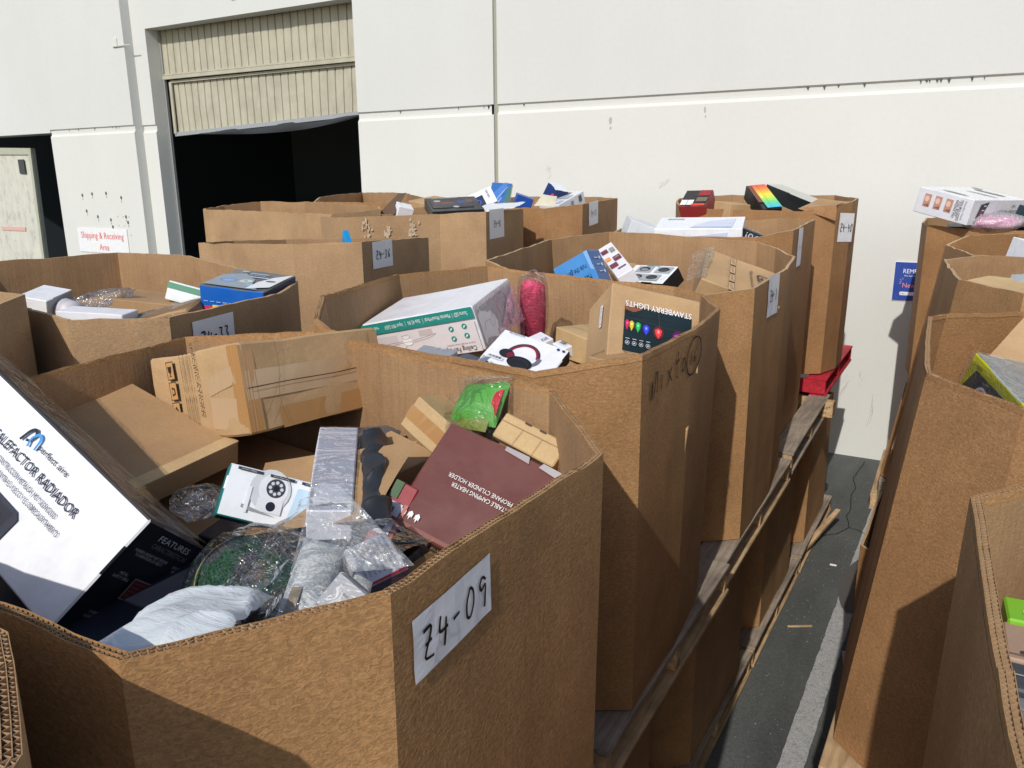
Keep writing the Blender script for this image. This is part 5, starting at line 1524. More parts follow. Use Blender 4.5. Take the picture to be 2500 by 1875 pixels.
# ------------------------------------------------------------------ goods in the Mixto bin
TEAL = (38, 140, 130)
r, dm = carton('ceiling_fan_box', 'large white ceiling fan box with a teal stripe, upside down in the Mixto bin', 'box', fit['fan'], paint((228, 226, 228), 0.35), wob=0.006, bev=0.004)
FL = (120, 118, 124)
art(r, dm, '-y', [
    ('r', 0, 0.365, 1.0, 0.25, TEAL), ('t', 'Source LED', 0.40, 0.37, 0.09, WT, 180, 0.11), ('t', 'Materials Wood+Metal', 0.20, 0.37, 0.09, WT, 180, 0.22), ('t', 'Size 42 IN', -0.01, 0.37, 0.09, WT, 180, 0.11), ('t', 'Input 90V-265V', -0.20, 0.37, 0.09, WT, 180, 0.17), ('t', '+info', -0.36, 0.37, 0.08, WT, 180, 0.05),
    ('r', 0.33, 0.365, 0.002, 0.12, WT), ('r', 0.07, 0.365, 0.002, 0.12, WT), ('r', -0.09, 0.365, 0.002, 0.12, WT),
    ('r', 0.0, -0.14, 0.98, 0.70, (224, 216, 216)), ('r', 0.06, 0.10, 0.12, 0.14, (200, 186, 186)), ('r', -0.30, 0.02, 0.2, 0.25, (210, 200, 202)),
    ('p', [(-0.16, 0.10), (-0.08, 0.12), (-0.10, 0.02), (-0.15, 0.02)], (236, 232, 232)), ('e', -0.12, -0.05, 0.045, 0.03, (244, 242, 242)),
    ('l', [(-0.08, -0.04), (0.08, 0.02), (0.16, 0.06), (0.10, -0.02), (-0.07, -0.08)], 0.0012, FL), ('l', [(-0.165, -0.05), (-0.32, -0.10), (-0.36, -0.06), (-0.3, -0.03), (-0.16, -0.02)], 0.0012, FL), ('l', [(-0.16, 0.10), (-0.08, 0.12), (-0.10, 0.02), (-0.15, 0.02), (-0.16, 0.10)], 0.0012, FL), ('l', [(-0.165, -0.05), (-0.13, -0.14), (-0.08, -0.12), (-0.075, -0.04), (-0.165, -0.05)], 0.0012, FL), ('l', [(-0.14, -0.14), (-0.2, -0.3), (-0.24, -0.36)], 0.0012, FL),
    ('e', 0.285, 0.08, 0.022, 0.022, TEAL), ('e', 0.40, 0.10, 0.022, 0.022, TEAL), ('e', 0.285, -0.14, 0.022, 0.022, TEAL), ('e', 0.40, -0.11, 0.022, 0.022, TEAL),
    *[('r', x_, y_, 0.022, 0.03, WT, 45) for x_, y_ in ((0.285, 0.08), (0.40, 0.10), (0.285, -0.14), (0.40, -0.11))],
    ('t', 'Ceiling Fan Lig', 0.32, -0.38, 0.11, (60, 44, 44), 180, 0.26), ('t', 'Long arm with lights bring a wonderful', 0.33, -0.27, 0.035, (160, 120, 110), 180, 0.24)])
art(r, dm, 'x', [
    ('r', 0.05, -0.1, 0.86, 0.72, (204, 200, 206)), *[('t', 'II 4 4 D', 0.05 - 0.03 * k, 0.26 - 0.07 * k, 0.05, (90, 88, 94), 180, 0.3) for k in range(2)],
    ('t', 'BERGCOM', 0.30, 0.10, 0.06, (120, 40, 70), 180, 0.2), ('l', [(0.2, 0.05), (0.42, 0.05)], 0.002, (120, 40, 70)), ('t', 'MODEL', 0.34, -0.10, 0.05, (150, 90, 110), 180, 0.14),
    ('l', [(-0.1, -0.15), (0.1, -0.12), (0.2, -0.2), (0.05, -0.24), (-0.1, -0.15)], 0.0012, FL), ('l', [(0, -0.22), (-0.05, -0.35), (0.15, -0.4)], 0.0012, FL), ('r', -0.25, -0.2, 0.12, 0.12, (150, 148, 156))])
local_wrap(r, dm, ['x'], FILM, lift=0.005, amp=0.002, seed=31)
crumple('pink_tissue', [(dm[0] / 2 + 0.006, -dm[1] / 2 + 0.10, -dm[2] / 2), (dm[0] / 2 + 0.02, dm[1] / 2, -dm[2] / 2), (dm[0] / 2 + 0.008, dm[1] / 2, dm[2] / 2 - 0.02), (dm[0] / 2 + 0.008, dm[1] / 2 - 0.06, dm[2] / 2 - 0.05), 0.004], 14, 12, film('pink_film', (0.95, 0.45, 0.62), 0.35, 0.25, 0.1), 0.004, 90, parent=r)

PK, t, p = base_mat('pink_knit', (0.82, 0.09, 0.18, 1), 0.85, 0.2)
wv = t.nodes.new('ShaderNodeTexWave')
wv.inputs['Scale'].default_value = 60
wv.bands_direction = 'Z'
t.links.new(coords(t), wv.inputs['Vector'])
bump(t, p, wv.outputs[0], 0.5, 0.004)
pk = empty('pink_umbrella', (-1.29, 2.34, 2.06), 'coral pink knitted roll in clear wrap standing by the fan box', 'roll')
o = blob('knitted_roll', (0, 0, 0), 0.044, 0.044, 0.115, PK, amp=0.07, seed=2, parent=pk, boxy=0.8, rot=(R(14), R(8), 0))
o = blob('wrapper', (0.0, 0.0, 0.012), 0.054, 0.054, 0.132, FILM, amp=0.10, seed=9, parent=pk, boxy=0.6, rot=(R(14), R(8), 0), freq=3.6)
crumple('gathered_film', [(-0.10, -0.10, -0.12), (0.0, -0.06, -0.11), (-0.02, -0.03, 0.08), (-0.06, -0.04, 0.06), 0.02], 16, 20, film('pink_film_b', (0.92, 0.3, 0.45), 0.3, 0.2, 0.1), 0.008, 95, parent=pk)

r, dm = carton('headphone_box', 'white headphone box showing black over-ear headphones with a red band', 'box', fit['phones'], paint((234, 234, 238), 0.3), mats6=[('x', paint((30, 32, 40), 0.35))], wob=0.002)
HB = (30, 30, 34)
arc = lambda cx, cy, rx, ry, a0, a1, n_: [(cx + rx * math.cos(R(a0 + (a1 - a0) * k / n_)), cy + ry * math.sin(R(a0 + (a1 - a0) * k / n_))) for k in range(n_ + 1)]
art(r, dm, 'z', [
    ('l', arc(0.0, 0.0, 0.21, 0.29, 165, 12, 12), 0.010, (132, 40, 56)), ('l', arc(0.0, 0.0, 0.232, 0.315, 165, 8, 12), 0.004, (50, 50, 56)),
    ('l', [(0.235, 0.09), (0.235, -0.02), (0.19, -0.10)], 0.014, (110, 112, 120)),
    ('e', -0.215, -0.02, 0.105, 0.085, (40, 40, 46)), ('e', -0.15, -0.03, 0.055, 0.055, (120, 36, 50)), ('e', 0.03, -0.13, 0.18, 0.12, HB), ('e', 0.03, -0.145, 0.135, 0.088, (62, 62, 70)), ('e', 0.03, -0.15, 0.130, 0.082, (34, 34, 38)),
    ('t', 'AUSDOM', -0.285, 0.445, 0.045, (40, 60, 84), 0, 0.24), ('e', 0.36, 0.42, 0.022, 0.022, (30, 60, 110)), ('e', 0.44, 0.42, 0.022, 0.022, (60, 66, 90)),
    ('r', -0.31, -0.19, 0.24, 0.07, (222, 222, 226)), *[('r', -0.41 + 0.016 * k, -0.18, 0.004 + 0.003 * (k % 3), 0.045, BLK) for k in range(13)],
    ('t', 'E7', -0.42, -0.27, 0.05, (50, 52, 60), 0, 0.07), ('t', 'Active Noise Cancelling', -0.20, -0.345, 0.05, (50, 52, 60), 0, 0.52), ('t', 'WIRELESS', -0.34, -0.41, 0.035, (90, 92, 100), 0, 0.24)])
r, dm = carton('string_light_box', 'tan carton with a dark STAWBERRY LIGHTS picture panel, upside down', 'box', fit['berry'], KBOX, wob=0.004, bev=0.003)
DKG = (22, 38, 42)
G = [('r', 0.025, -0.085, 0.75, 0.62, DKG), ('p', [(-0.345, 0.215), (-0.15, 0.20), (-0.25, 0.14), (-0.345, 0.16)], (140, 84, 54)), ('t', 'STAWBERRY LIGHTS', 0.025, 0.245, 0.075, (240, 240, 244), 180, 0.74), ('t', 'STAWBERRY LIGHTS', 0.0262, 0.246, 0.075, (240, 240, 244), 180, 0.74)]
for cx_, cy_, rw, col_ in ((-0.315, -0.035, 0.020, (214, 40, 90)), (-0.265, -0.04, 0.024, (222, 190, 60)), (-0.195, -0.045, 0.026, (50, 190, 96)), (-0.105, -0.06, 0.032, (56, 70, 220)), (0.03, -0.075, 0.040, (236, 60, 66)), (0.25, -0.10, 0.046, (206, 54, 190))):
    G += [('e', cx_, cy_, rw * 1.5, rw * 1.8, tuple(int(c_ * 0.35 + 12) for c_ in col_)), ('p', [(cx_ - rw, cy_ + 0.035), (cx_, cy_ + 0.06), (cx_ + rw, cy_ + 0.035), (cx_ + rw * 0.8, cy_ - 0.025), (cx_, cy_ - 0.085), (cx_ - rw * 0.8, cy_ - 0.025)], col_), ('e', cx_, cy_ + 0.01, rw * 0.35, rw * 0.5, tuple(min(255, c_ + 90) for c_ in col_))]
G += [('l', [(-0.34, 0.05), (-0.1, 0.03), (0.1, 0.0), (0.3, -0.0), (0.39, -0.02)], 0.0012, (60, 70, 66)), ('l', [(0.02, 0.2), (0.03, 0.08), (0.04, 0.0)], 0.002, (70, 76, 72)), ('l', [(-0.3, 0.1), (0.2, 0.12)], 0.001, (50, 62, 60))]
for k in range(4):
    G += [('e', -0.305 + 0.075 * k, -0.29, 0.024, 0.024, (220, 220, 224)), ('e', -0.305 + 0.075 * k, -0.29, 0.020, 0.020, DKG), ('r', -0.305 + 0.075 * k, -0.29, 0.018, 0.018, (210, 210, 214), 40), ('r', -0.305 + 0.075 * k, -0.235, 0.045, 0.008, (200, 200, 204))]
art(r, dm, 'z', G)
art(r, dm, '-x', [('p', [(0.12, 0.30), (0.22, 0.28), (0.20, -0.02), (0.10, 0.0)], (238, 238, 240)), ('t', 'HANDLE WITH CARE', 0.16, 0.14, 0.04, BLK, -93, 0.30)])
art(r, dm, 'x', [])
r, dm = carton('open_tray_carton', 'pale open-topped tan tray with folded flaps at the middle of the Mixto bin', 'box', ((-1.03, 2.30, 1.975), ((0.86, 0.50, 0.05), (-0.5, 0.86, 0.0), (-0.04, -0.03, 0.99)), (0.25, 0.17, 0.09)), KBOX3, wob=0.006)
crumple('flap', [(-0.125, 0.085, 0.045), (0.125, 0.085, 0.045), (0.125, 0.11, 0.08), (-0.125, 0.11, 0.09), 0.0], 8, 4, KBOX3, 0.004, 3, parent=r)
art(r, dm, 'z', [('l', [(-0.48, 0.1), (0.48, 0.06)], 0.0016, (120, 84, 48)), ('l', [(-0.48, -0.2), (0.48, -0.24)], 0.0016, (130, 92, 56))])
r, dm = filler(-1.01, 2.01, 2.02, 0.06, 0.03, 0.035, -28, paint((236, 236, 238), 0.35), 'tiny white carton with a barcode between headphones and lights', tilt=10, name='barcode_carton')
art(r, dm, 'z', [('r', -0.2 + 0.04 * k, 0.1, 0.012 + 0.01 * (k % 3), 0.5, BLK) for k in range(12)])
r, dm = filler(-1.14, 2.12, 2.015, 0.07, 0.05, 0.02, -30, paint((230, 230, 236), 0.35), 'thin white carton with a black logo behind the headphone box', tilt=16, name='logo_carton')
art(r, dm, 'z', [('t', 'E2', 0.3, 0.0, 0.4, BLK, 180, 0.2)])
r, dm = filler(-1.20, 1.65, 2.035, 0.10, 0.07, 0.06, 8, paint((150, 152, 158), 0.4), 'grey printed carton at the front rim below the fan box', name='grey_carton')
art(r, dm, 'z', [('t', 'ab-d', 0.1, 0.25, 0.2, (226, 226, 230), 180, 0.3)])
filler(-1.10, 1.66, 2.03, 0.085, 0.06, 0.045, -16, paint((58, 66, 86), 0.35), 'navy carton beside the grey one at the Mixto front rim', name='navy_carton')
v = crumple('foil_strip', [(-1.075, 1.62, 2.04), (-1.05, 1.62, 2.04), (-1.045, 1.68, 2.06), (-1.07, 1.68, 2.06), 0.006], 12, 16, base_mat('foil', (0.7, 0.7, 0.72), 0.15, 0.5, 0.8)[0], 0.008, 5, 'crinkled silver foil strip beside the headphone box', 'foil')
r, dm = filler(-0.80, 1.90, 2.0, 0.11, 0.09, 0.09, -12, KBOX2, 'shallow brown carton with a recessed lid below the lights panel', name='lidded_carton', tilt=4)
art(r, dm, 'z', [('l', [(-0.46, -0.46), (-0.46, 0.46), (0.46, 0.46), (0.46, -0.46)], 0.003, (120, 86, 52))])
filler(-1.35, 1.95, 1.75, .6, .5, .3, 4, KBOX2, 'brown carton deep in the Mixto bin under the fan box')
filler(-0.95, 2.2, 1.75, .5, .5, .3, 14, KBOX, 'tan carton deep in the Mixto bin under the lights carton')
crumple('white_liner', [(-0.96, 1.62, 2.03), (-0.84, 1.60, 2.04), (-0.80, 1.78, 2.0), (-0.93, 1.80, 2.0), 0.02], 16, 14, paint((230, 228, 228), 0.6), 0.012, 9, 'crumpled white paper at the Mixto front rim', 'paper')

# ------------------------------------------------------------------ goods in the GB bin
r, dm = carton('speaker_box', 'sky blue box reading Made to party rule the game', 'box', fit['blue'], paint((74, 142, 208), 0.35), mats6=[('x', paint((50, 92, 150), 0.35))], wob=0.002)
art(r, dm, 'z', [('t', 'Made to party', 0.06, 0.10, 0.09, (24, 44, 72), 180, 0.62), ('t', 'rule the game', 0.04, 0.28, 0.09, (24, 44, 72), 180, 0.60), ('p', [(0.05, -0.05), (0.5, -0.12), (0.5, -0.5), (-0.5, -0.5), (-0.3, -0.3)], (232, 236, 240)), ('p', [(0.40, 0.5), (0.5, 0.5), (0.5, 0.15), (0.42, 0.2)], (130, 176, 226))])
art(r, dm, 'x', [('e', 0.1, -0.28, 0.30, 0.34, (150, 170, 90)), ('e', 0.1, -0.28, 0.25, 0.29, (30, 50, 84)), ('e', 0.1, -0.28, 0.14, 0.16, (200, 90, 70)), ('e', 0.2, 0.36, 0.07, 0.07, (200, 214, 232)), ('e', 0.2, 0.24, 0.07, 0.07, (200, 214, 232)), ('e', 0.2, 0.12, 0.07, 0.07, (200, 214, 232)), ('r', -0.1, 0.36, 0.3, 0.014, (200, 214, 232)), ('r', -0.1, 0.24, 0.3, 0.014, (200, 214, 232)), ('r', -0.1, 0.12, 0.3, 0.014, (200, 214, 232))])
r, dm = carton('maroon_white_box', 'long white box with maroon and orange blocks leaning behind the blue one', 'box', fit['maroonwhite'], paint((238, 234, 236), 0.35), wob=0.002)
MW = (112, 30, 56)
art(r, dm, 'z', [('r', -0.22, 0.30, 0.42, 0.12, MW), ('r', 0.2, -0.02, 0.46, 0.14, MW), ('r', -0.22, -0.18, 0.46, 0.12, MW), ('r', -0.3, 0.05, 0.3, 0.1, (238, 160, 70)), ('r', 0.24, 0.26, 0.3, 0.14, (150, 150, 140)), ('r', 0.1, -0.32, 0.5, 0.03, MW), ('t', 'organics', 0.2, 0.0, 0.03, (240, 226, 232), 180, 0.3)])
r, dm = carton('accessory_box', 'white box with four pictures of headsets and straps, black end', 'box', fit['access'], paint((236, 238, 238), 0.3), mats6=[('x', paint((24, 26, 28), 0.3)), ('-y', paint((24, 26, 28), 0.3))], wob=0.002)
it = []
for cx_, cy_ in ((-0.17, 0.22), (0.28, 0.22), (-0.20, -0.24), (0.16, -0.24)):
    it += [('r', cx_, cy_, 0.36, 0.36, (168, 172, 174)), ('e', cx_, cy_ + 0.01, 0.13, 0.06, (44, 46, 48)), ('e', cx_, cy_ - 0.02, 0.09, 0.035, (140, 144, 146) if cx_ < 0 else (70, 72, 76))]
it += [('l', [(0.36, -0.2), (0.40, -0.32), (0.44, -0.30), (0.46, -0.12)], 0.004, WHITE), ('r', -0.05, 0.44, 0.3, 0.04, (60, 160, 170))]
art(r, dm, 'z', it)
r, dm = carton('gb_carton', 'big tan GB carton in loose clear wrap with pen-style print, sideways', 'box', fit['gbt'], KBOX, wob=0.006, bev=0.004)
PB = (70, 54, 42)
bxs = []
for k, wd in enumerate(('HADDON', 'ELEGANT', 'DURABLE', 'SAFE')):
    yy = 0.33 - 0.26 * k
    bxs += [('r', -0.13, yy, 0.075, 0.23, PB), ('r', -0.13, yy, 0.066, 0.212, (201, 163, 119)), ('t', wd, -0.13, yy, 0.035, PB, -86, 0.17)]
art(r, dm, 'z', bxs + [('t', 'GBT', 0.28, 0.05, 0.17, PB, -86, 0.34), ('t', 'GBT', 0.283, 0.05, 0.17, PB, -86, 0.34), ('t', 'Make youuie Live', 0.12, 0.0, 0.05, PB, -86, 0.5), ('l', [(-0.46, -0.1), (0.0, -0.13)], 0.001, (170, 130, 90))])
crumple('clear_wrap', [(-dm[0] / 2 - 0.05, -dm[1] / 2, 0.02), (-dm[0] / 2 + 0.02, -dm[1] / 2, dm[2] / 2 + 0.01), (-dm[0] / 2 + 0.03, dm[1] / 2, dm[2] / 2 + 0.01), (-dm[0] / 2 - 0.04, dm[1] / 2, 0.0), 0.02], 18, 24, FILM, 0.012, 97, parent=r, fold=0.015)
filler(-1.3, 3.35, 1.72, .6, .7, .4, 3, KBOX2, 'brown carton deep under the boxes in the GB bin')
filler(-1.55, 3.55, 2.0, .3, .3, .15, 30, KBOX, 'tan carton at the back corner of the GB bin', tilt=6)

# ------------------------------------------------------------------ goods in the next bin and Z4-40
r, dm = carton('white_appliance_box', 'long white carton with a pale blue panel in the third bin of the row', 'box', ((-1.36, 4.36, 2.185), ((0.975, -0.21, 0.02), (0.2, 0.96, -0.17), (0.02, 0.17, 0.985)), (0.46, 0.28, 0.13)), paint((236, 238, 242), 0.3), wob=0.003)
art(r, dm, 'z', [('p', [(-0.1, -0.4), (0.38, -0.4), (0.40, 0.30), (0.1, 0.1)], (206, 214, 232)), ('r', -0.3, 0.3, 0.2, 0.04, (120, 120, 126))])
art(r, dm, '-y', [('p', [(-0.3, -0.4), (0.30, -0.4), (0.34, 0.36), (-0.05, 0.2)], (204, 212, 232))])
carton('grey_wedge_box', 'small grey and white carton peaking above the rim left of the long white one', 'box', ((-1.70, 4.33, 2.20), ((0.8, -0.5, 0.33), (0.5, 0.86, 0.1), (-0.33, 0.09, 0.94)), (0.16, 0.20, 0.10)), paint((214, 218, 222), 0.35), wob=0.002)
r, dm = carton('truck_box', 'black box with white TRUCK lettering upside down, on a white carton', 'box', ((-1.075, 4.42, 2.175), ((0.93, 0.15, 0.33), (-0.2, 0.97, 0.1), (-0.30, -0.16, 0.94)), (0.25, 0.20, 0.05)), paint((26, 28, 34), 0.35), wob=0.002)
art(r, dm, 'z', [('t', 'TRUCK', -0.16, 0.30, 0.16, (235, 235, 238), 180, 0.34), ('t', 'MONSTER', 0.22, 0.24, 0.07, (170, 172, 178), 180, 0.24), ('t', '90!', 0.0, -0.06, 0.26, (190, 192, 198), 180, 0.4)])
art(r, dm, '-y', [('t', '90!', 0.1, 0.0, 0.6, (190, 192, 198), 180, 0.3)])
filler(-1.18, 4.42, 2.12, .3, .2, .1, -12, paint((236, 236, 238), 0.4), 'white carton tucked under the black truck box', name='white_carton')
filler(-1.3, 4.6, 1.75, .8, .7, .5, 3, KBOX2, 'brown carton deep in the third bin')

r, dm = carton('red_black_box', 'black and red printed box with white window shapes in the Z4-40 bin', 'box', fit['red40'], paint((54, 52, 50), 0.35), mats6=[('x', paint((150, 52, 58), 0.35)), ('-y', paint((168, 60, 60), 0.35))], wob=0.002)
art(r, dm, 'z', [('r', 0.26, 0.30, 0.44, 0.34, (150, 50, 54)), ('r', -0.12, -0.28, 0.22, 0.30, WHITE), ('r', -0.36, -0.28, 0.22, 0.30, WHITE), ('r', 0.26, -0.1, 0.40, 0.26, (120, 104, 84)), ('r', 0.2, -0.42, 0.5, 0.12, (222, 76, 60))])
r, dm = carton('rainbow_box', 'black box with a bright rainbow gradient face in the Z4-40 bin', 'box', ((-1.335, 5.62, 2.315), ((0.80, -0.56, 0.22), (0.59, 0.70, -0.41), (0.075, 0.457, 0.886)), (0.13, 0.32, 0.10)), paint((28, 32, 34), 0.3), wob=0.002)
cols = [(232, 92, 80), (240, 150, 70), (246, 214, 70), (190, 226, 90), (96, 210, 150), (80, 190, 226)]
its = []
for k in range(24):
    a_ = k / 23 * 5
    i0 = min(4, int(a_))
    ff_ = a_ - i0
    cc = tuple(int(cols[i0][q] * (1 - ff_) + cols[i0 + 1][q] * ff_) // 6 * 6 for q in range(3))
    its.append(('r', 0.12, 0.48 - (k + 0.5) / 24 * 0.96, 0.76, 0.0405, cc))
its += [('r', -0.38, 0.1, 0.24, 0.7, (124, 74, 62)), ('l', [(0.0, 0.46), (0.0, -0.46)], 0.0014, (30, 30, 34)), ('r', -0.16, -0.02, 0.14, 0.14, (240, 226, 110))]
art(r, dm, 'z', its)
r, dm = carton('dark_long_box', 'long black box with a pale grey lid edge, right of the rainbow box', 'box', ((-1.17, 5.86, 2.325), ((0.57, -0.79, 0.22), (0.82, 0.55, -0.12), (-0.03, 0.25, 0.97)), (0.14, 0.48, 0.10)), paint((34, 38, 40), 0.35), mats6=[('z', paint((196, 196, 186), 0.4))], wob=0.002)
carton('tan_corner_carton', 'small tan carton corner between the red and rainbow boxes', 'box', ((-1.51, 5.50, 2.26), ((0.8, 0.55, 0.1), (-0.58, 0.8, 0.0), (-0.1, -0.05, 0.99)), (0.17, 0.17, 0.12)), KBOX, wob=0.003)
r = empty('folded_flap', (-0.93, 5.42, 2.34), 'folded-over tan board flap on the right front corner of the Z4-40 bin', 'carton flap')
crumple('flap_top', [(-0.11, -0.10, -0.045), (0.10, -0.03, -0.025), (0.14, 0.22, -0.01), (-0.04, 0.18, 0.005), 0.0], 8, 8, KBOX2, 0.006, 14, parent=r)
crumple('flap_fold', [(-0.11, -0.105, -0.05), (0.10, -0.035, -0.12), (0.10, -0.03, -0.025), (-0.11, -0.10, -0.045), 0.0], 8, 5, KR2, 0.006, 15, parent=r)
filler(-1.4, 5.85, 1.8, .7, .6, .6, 3, KBOX2, 'brown carton deep in the Z4-40 bin')

# ------------------------------------------------------------------ goods in the second column
r, dm = carton('blue_spec_box', 'blue box with red and yellow tables and discs on its lid, in the Z4-33 bin', 'box', fit['blue33'], paint((22, 96, 186), 0.35), mats6=[('z', paint((96, 100, 104), 0.25)), ('x', paint((44, 62, 92), 0.3))], wob=0.004, bev=0.003)
art(r, dm, 'z', [('p', [(-0.48, -0.45), (-0.48, 0.1), (-0.2, 0.28), (0.1, 0.0), (0.2, -0.3), (0.4, -0.48)], (150, 160, 166)), ('e', -0.24, -0.15, 0.13, 0.10, (96, 140, 196)), ('e', -0.24, -0.15, 0.09, 0.07, (140, 176, 216)), ('e', 0.02, -0.12, 0.10, 0.09, (206, 210, 200)), ('e', 0.02, -0.12, 0.03, 0.03, (120, 124, 120)), ('e', 0.16, -0.28, 0.06, 0.06, (150, 190, 216)),
                  ('p', [(0.20, -0.48), (0.49, -0.30), (0.49, 0.44), (0.30, 0.20), (0.2, -0.1)], (232, 232, 230)), ('e', 0.36, -0.02, 0.08, 0.05, (110, 112, 116)), ('r', 0.02, 0.30, 0.3, 0.05, (170, 176, 180)), ('r', 0.02, 0.22, 0.26, 0.03, (130, 170, 206)), ('r', 0.1, 0.12, 0.3, 0.05, (190, 196, 200)), ('e', -0.25, 0.36, 0.06, 0.04, (180, 184, 186))])
its = [('r', -0.36, -0.02, 0.14, 0.13, (214, 60, 80)), ('r', -0.20, 0.03, 0.2, 0.10, (240, 214, 60)), ('r', 0.05, 0.03, 0.12, 0.1, (240, 214, 60)), ('r', 0.25, -0.1, 0.42, 0.12, (206, 56, 62)), ('r', -0.05, -0.16, 0.24, 0.16, (214, 66, 74)), ('r', -0.40, -0.30, 0.10, 0.36, (90, 180, 226)), ('r', 0.1, -0.34, 0.5, 0.22, (60, 140, 206)),
       ('r', -0.26, -0.28, 0.15, 0.44, WHITE), ('r', -0.25, -0.18, 0.08, 0.16, BLK), ('r', -0.25, -0.36, 0.08, 0.1, BLK)]
for k in range(9):
    its.append(('r', -0.40 + 0.1 * k, 0.16, 0.07, 0.012, (190, 210, 236)))
    its.append(('r', -0.2 + 0.08 * k, -0.08, 0.04, 0.012, (240, 220, 220)))
art(r, dm, '-y', its)
r, dm = carton('white_sleeve_box', 'small white sleeve box with an open end at the left of the Z4-33 bin', 'box', ((-2.88, 1.62, 2.065), ((0.88, -0.42, 0.2), (0.42, 0.90, -0.05), (-0.17, 0.13, 0.975)), (0.11, 0.15, 0.10)), paint((236, 236, 236), 0.4), mats6=[('x', paint((150, 152, 152), 0.6))], wob=0.001)
art(r, dm, '-y', [('r', -0.05, -0.1, 0.6, 0.03, (150, 150, 152)), ('r', -0.05, -0.2, 0.5, 0.03, (150, 150, 152)), ('r', 0.1, -0.32, 0.4, 0.06, (100, 100, 104))])
r, dm = carton('long_white_box', 'long low white box with a teal diamond, front of the Z4-33 bin', 'box', ((-2.55, 1.60, 2.035), ((0.90, -0.43, 0.05), (0.43, 0.90, 0.0), (-0.05, 0.02, 1.0)), (0.23, 0.10, 0.085)), paint((234, 234, 238), 0.35), wob=0.002)
art(r, dm, '-y', [('p', [(-0.25, -0.5), (-0.12, -0.1), (0.02, -0.45), (0.0, -0.5)], (30, 150, 150)), ('t', '1009S', 0.25, -0.05, 0.14, (90, 90, 96), 90, 0.14), ('t', 'I B', 0.38, 0.0, 0.14, (90, 90, 96), 90, 0.10)])
r, dm = carton('scuffed_carton', 'scuffed brown carton with an open taped flap at the centre of the Z4-33 bin', 'box', ((-2.62, 1.88, 2.03), ((0.80, -0.58, 0.12), (0.58, 0.81, 0.05), (-0.13, 0.03, 0.99)), (0.24, 0.22, 0.10)), KBOX2, wob=0.006)
r, dm = carton('bamboo_plate_box', 'white box with a green stripe propped in the Z4-33 bin', 'box', ((-2.46, 1.97, 2.07), ((0.88, -0.45, 0.12), (0.40, 0.86, 0.32), (-0.25, -0.23, 0.94)), (0.24, 0.13, 0.07)), paint((226, 230, 228), 0.35), wob=0.003)
art(r, dm, 'z', [('r', 0, 0.0, 1.0, 0.42, (70, 136, 104)), ('t', 'BAMBOO STRAW PLATES', 0.0, 0.02, 0.12, (210, 230, 214), 180, 0.5)])
art(r, dm, '-y', [('r', 0, 0.28, 1.0, 0.30, (70, 136, 104))])
r, dm = carton('loose_wrap_carton', 'crumpled tan carton in torn clear wrap left of the blue box', 'box', ((-2.325, 1.72, 2.03), ((0.86, -0.48, -0.15), (0.45, 0.87, -0.2), (0.23, 0.10, 0.97)), (0.20, 0.14, 0.10)), KBOX2, wob=0.012, bev=0.006, cuts=5)
local_wrap(r, dm, ['z', '-y'], FILM, lift=0.008, amp=0.008, seed=3)
blob('bagged_tool', (-2.73, 1.72, 2.085), 0.13, 0.03, 0.03, film('smoked_film', (0.3, 0.31, 0.33), 0.3, 0.12, 0.08), 'long black item in a shiny clear sleeve at the back of the Z4-33 bin', 'packaging', 0.16, 6, rot=(0, R(-12), R(38)), freq=3)
bm = bmesh.new()
for k in range(9):
    bmesh.ops.create_cone(bm, cap_ends=True, segments=14, radius1=0.042, radius2=0.042, depth=0.010, matrix=Matrix.Translation((0.013 * k, 0, 0)) @ Matrix.Rotation(R(90), 4, 'Y'))
o = bm_obj('ribbed_hose', bm, paint((206, 200, 204), 0.4), None, True)
o.location = (-2.84, 1.66, 2.05)
o.rotation_euler = (0, 0, R(-18))
tag(o, 'short pale ribbed hose between two white boxes in the Z4-33 bin', 'hose')
filler(-2.6, 1.7, 1.75, .85, .6, .5, -5, KBOX2, 'brown carton deep in the Z4-33 bin')
filler(-2.44, 1.72, 2.0, .12, .10, .10, -10, paint((70, 74, 72), 0.5), 'dark olive carton in the gap at the Z4-33 front rim')
carton('blue_corner_box', 'bright blue box corner poking out of the Z4-36 bin', 'box', ((-2.86, 3.20, 2.14), ((0.66, 0.60, 0.45), (-0.5, 0.80, -0.33), (-0.56, -0.01, 0.83)), (0.16, 0.03, 0.13)), paint((20, 140, 200), 0.35), wob=0.001)
RES = base_mat('tape_residue', (0.56, 0.44, 0.31), 0.35)[0]
bin42 = [o_ for o_ in S.objects if o_.get('label', '').startswith('open bin lettered Z4-42')][0]
rnd = random.Random(8)
for xk in (0.30, 0.50, 0.74):
    for q in range(44):
        s_ = xk + rnd.gauss(0, 0.020)
        zz = 2.255 - 0.24 * rnd.random()
        x_, y_ = -3.39 + 0.46 * s_, 3.68 + 0.45 * s_
        nx, ny = 0.70, -0.715
        a_, b_2 = 0.002 + 0.006 * rnd.random(), 0.003 + 0.014 * rnd.random()
        P3 = [Vector((x_ + nx * 0.009 + 0.715 * u_ * a_, y_ + ny * 0.009 + 0.70 * u_ * a_, zz + w_ * b_2)) - bin42.location for u_, w_ in ((-1, -1), (0.8, -0.9), (1, 0.7), (-0.6, 1))]
        obj('tape_residue', P3, [(0, 1, 2, 3)], RES, bin42)
r, dm = carton('dash_camera_box', 'black box printed with a wide camera and small screens, in the Z4-42 bin', 'box', ((-3.02, 4.42, 2.30), ((0.68, -0.71, 0.19), (0.73, 0.65, -0.22), (0.03, 0.29, 0.957)), (0.34, 0.26, 0.07)), paint((44, 46, 50), 0.3), wob=0.002)
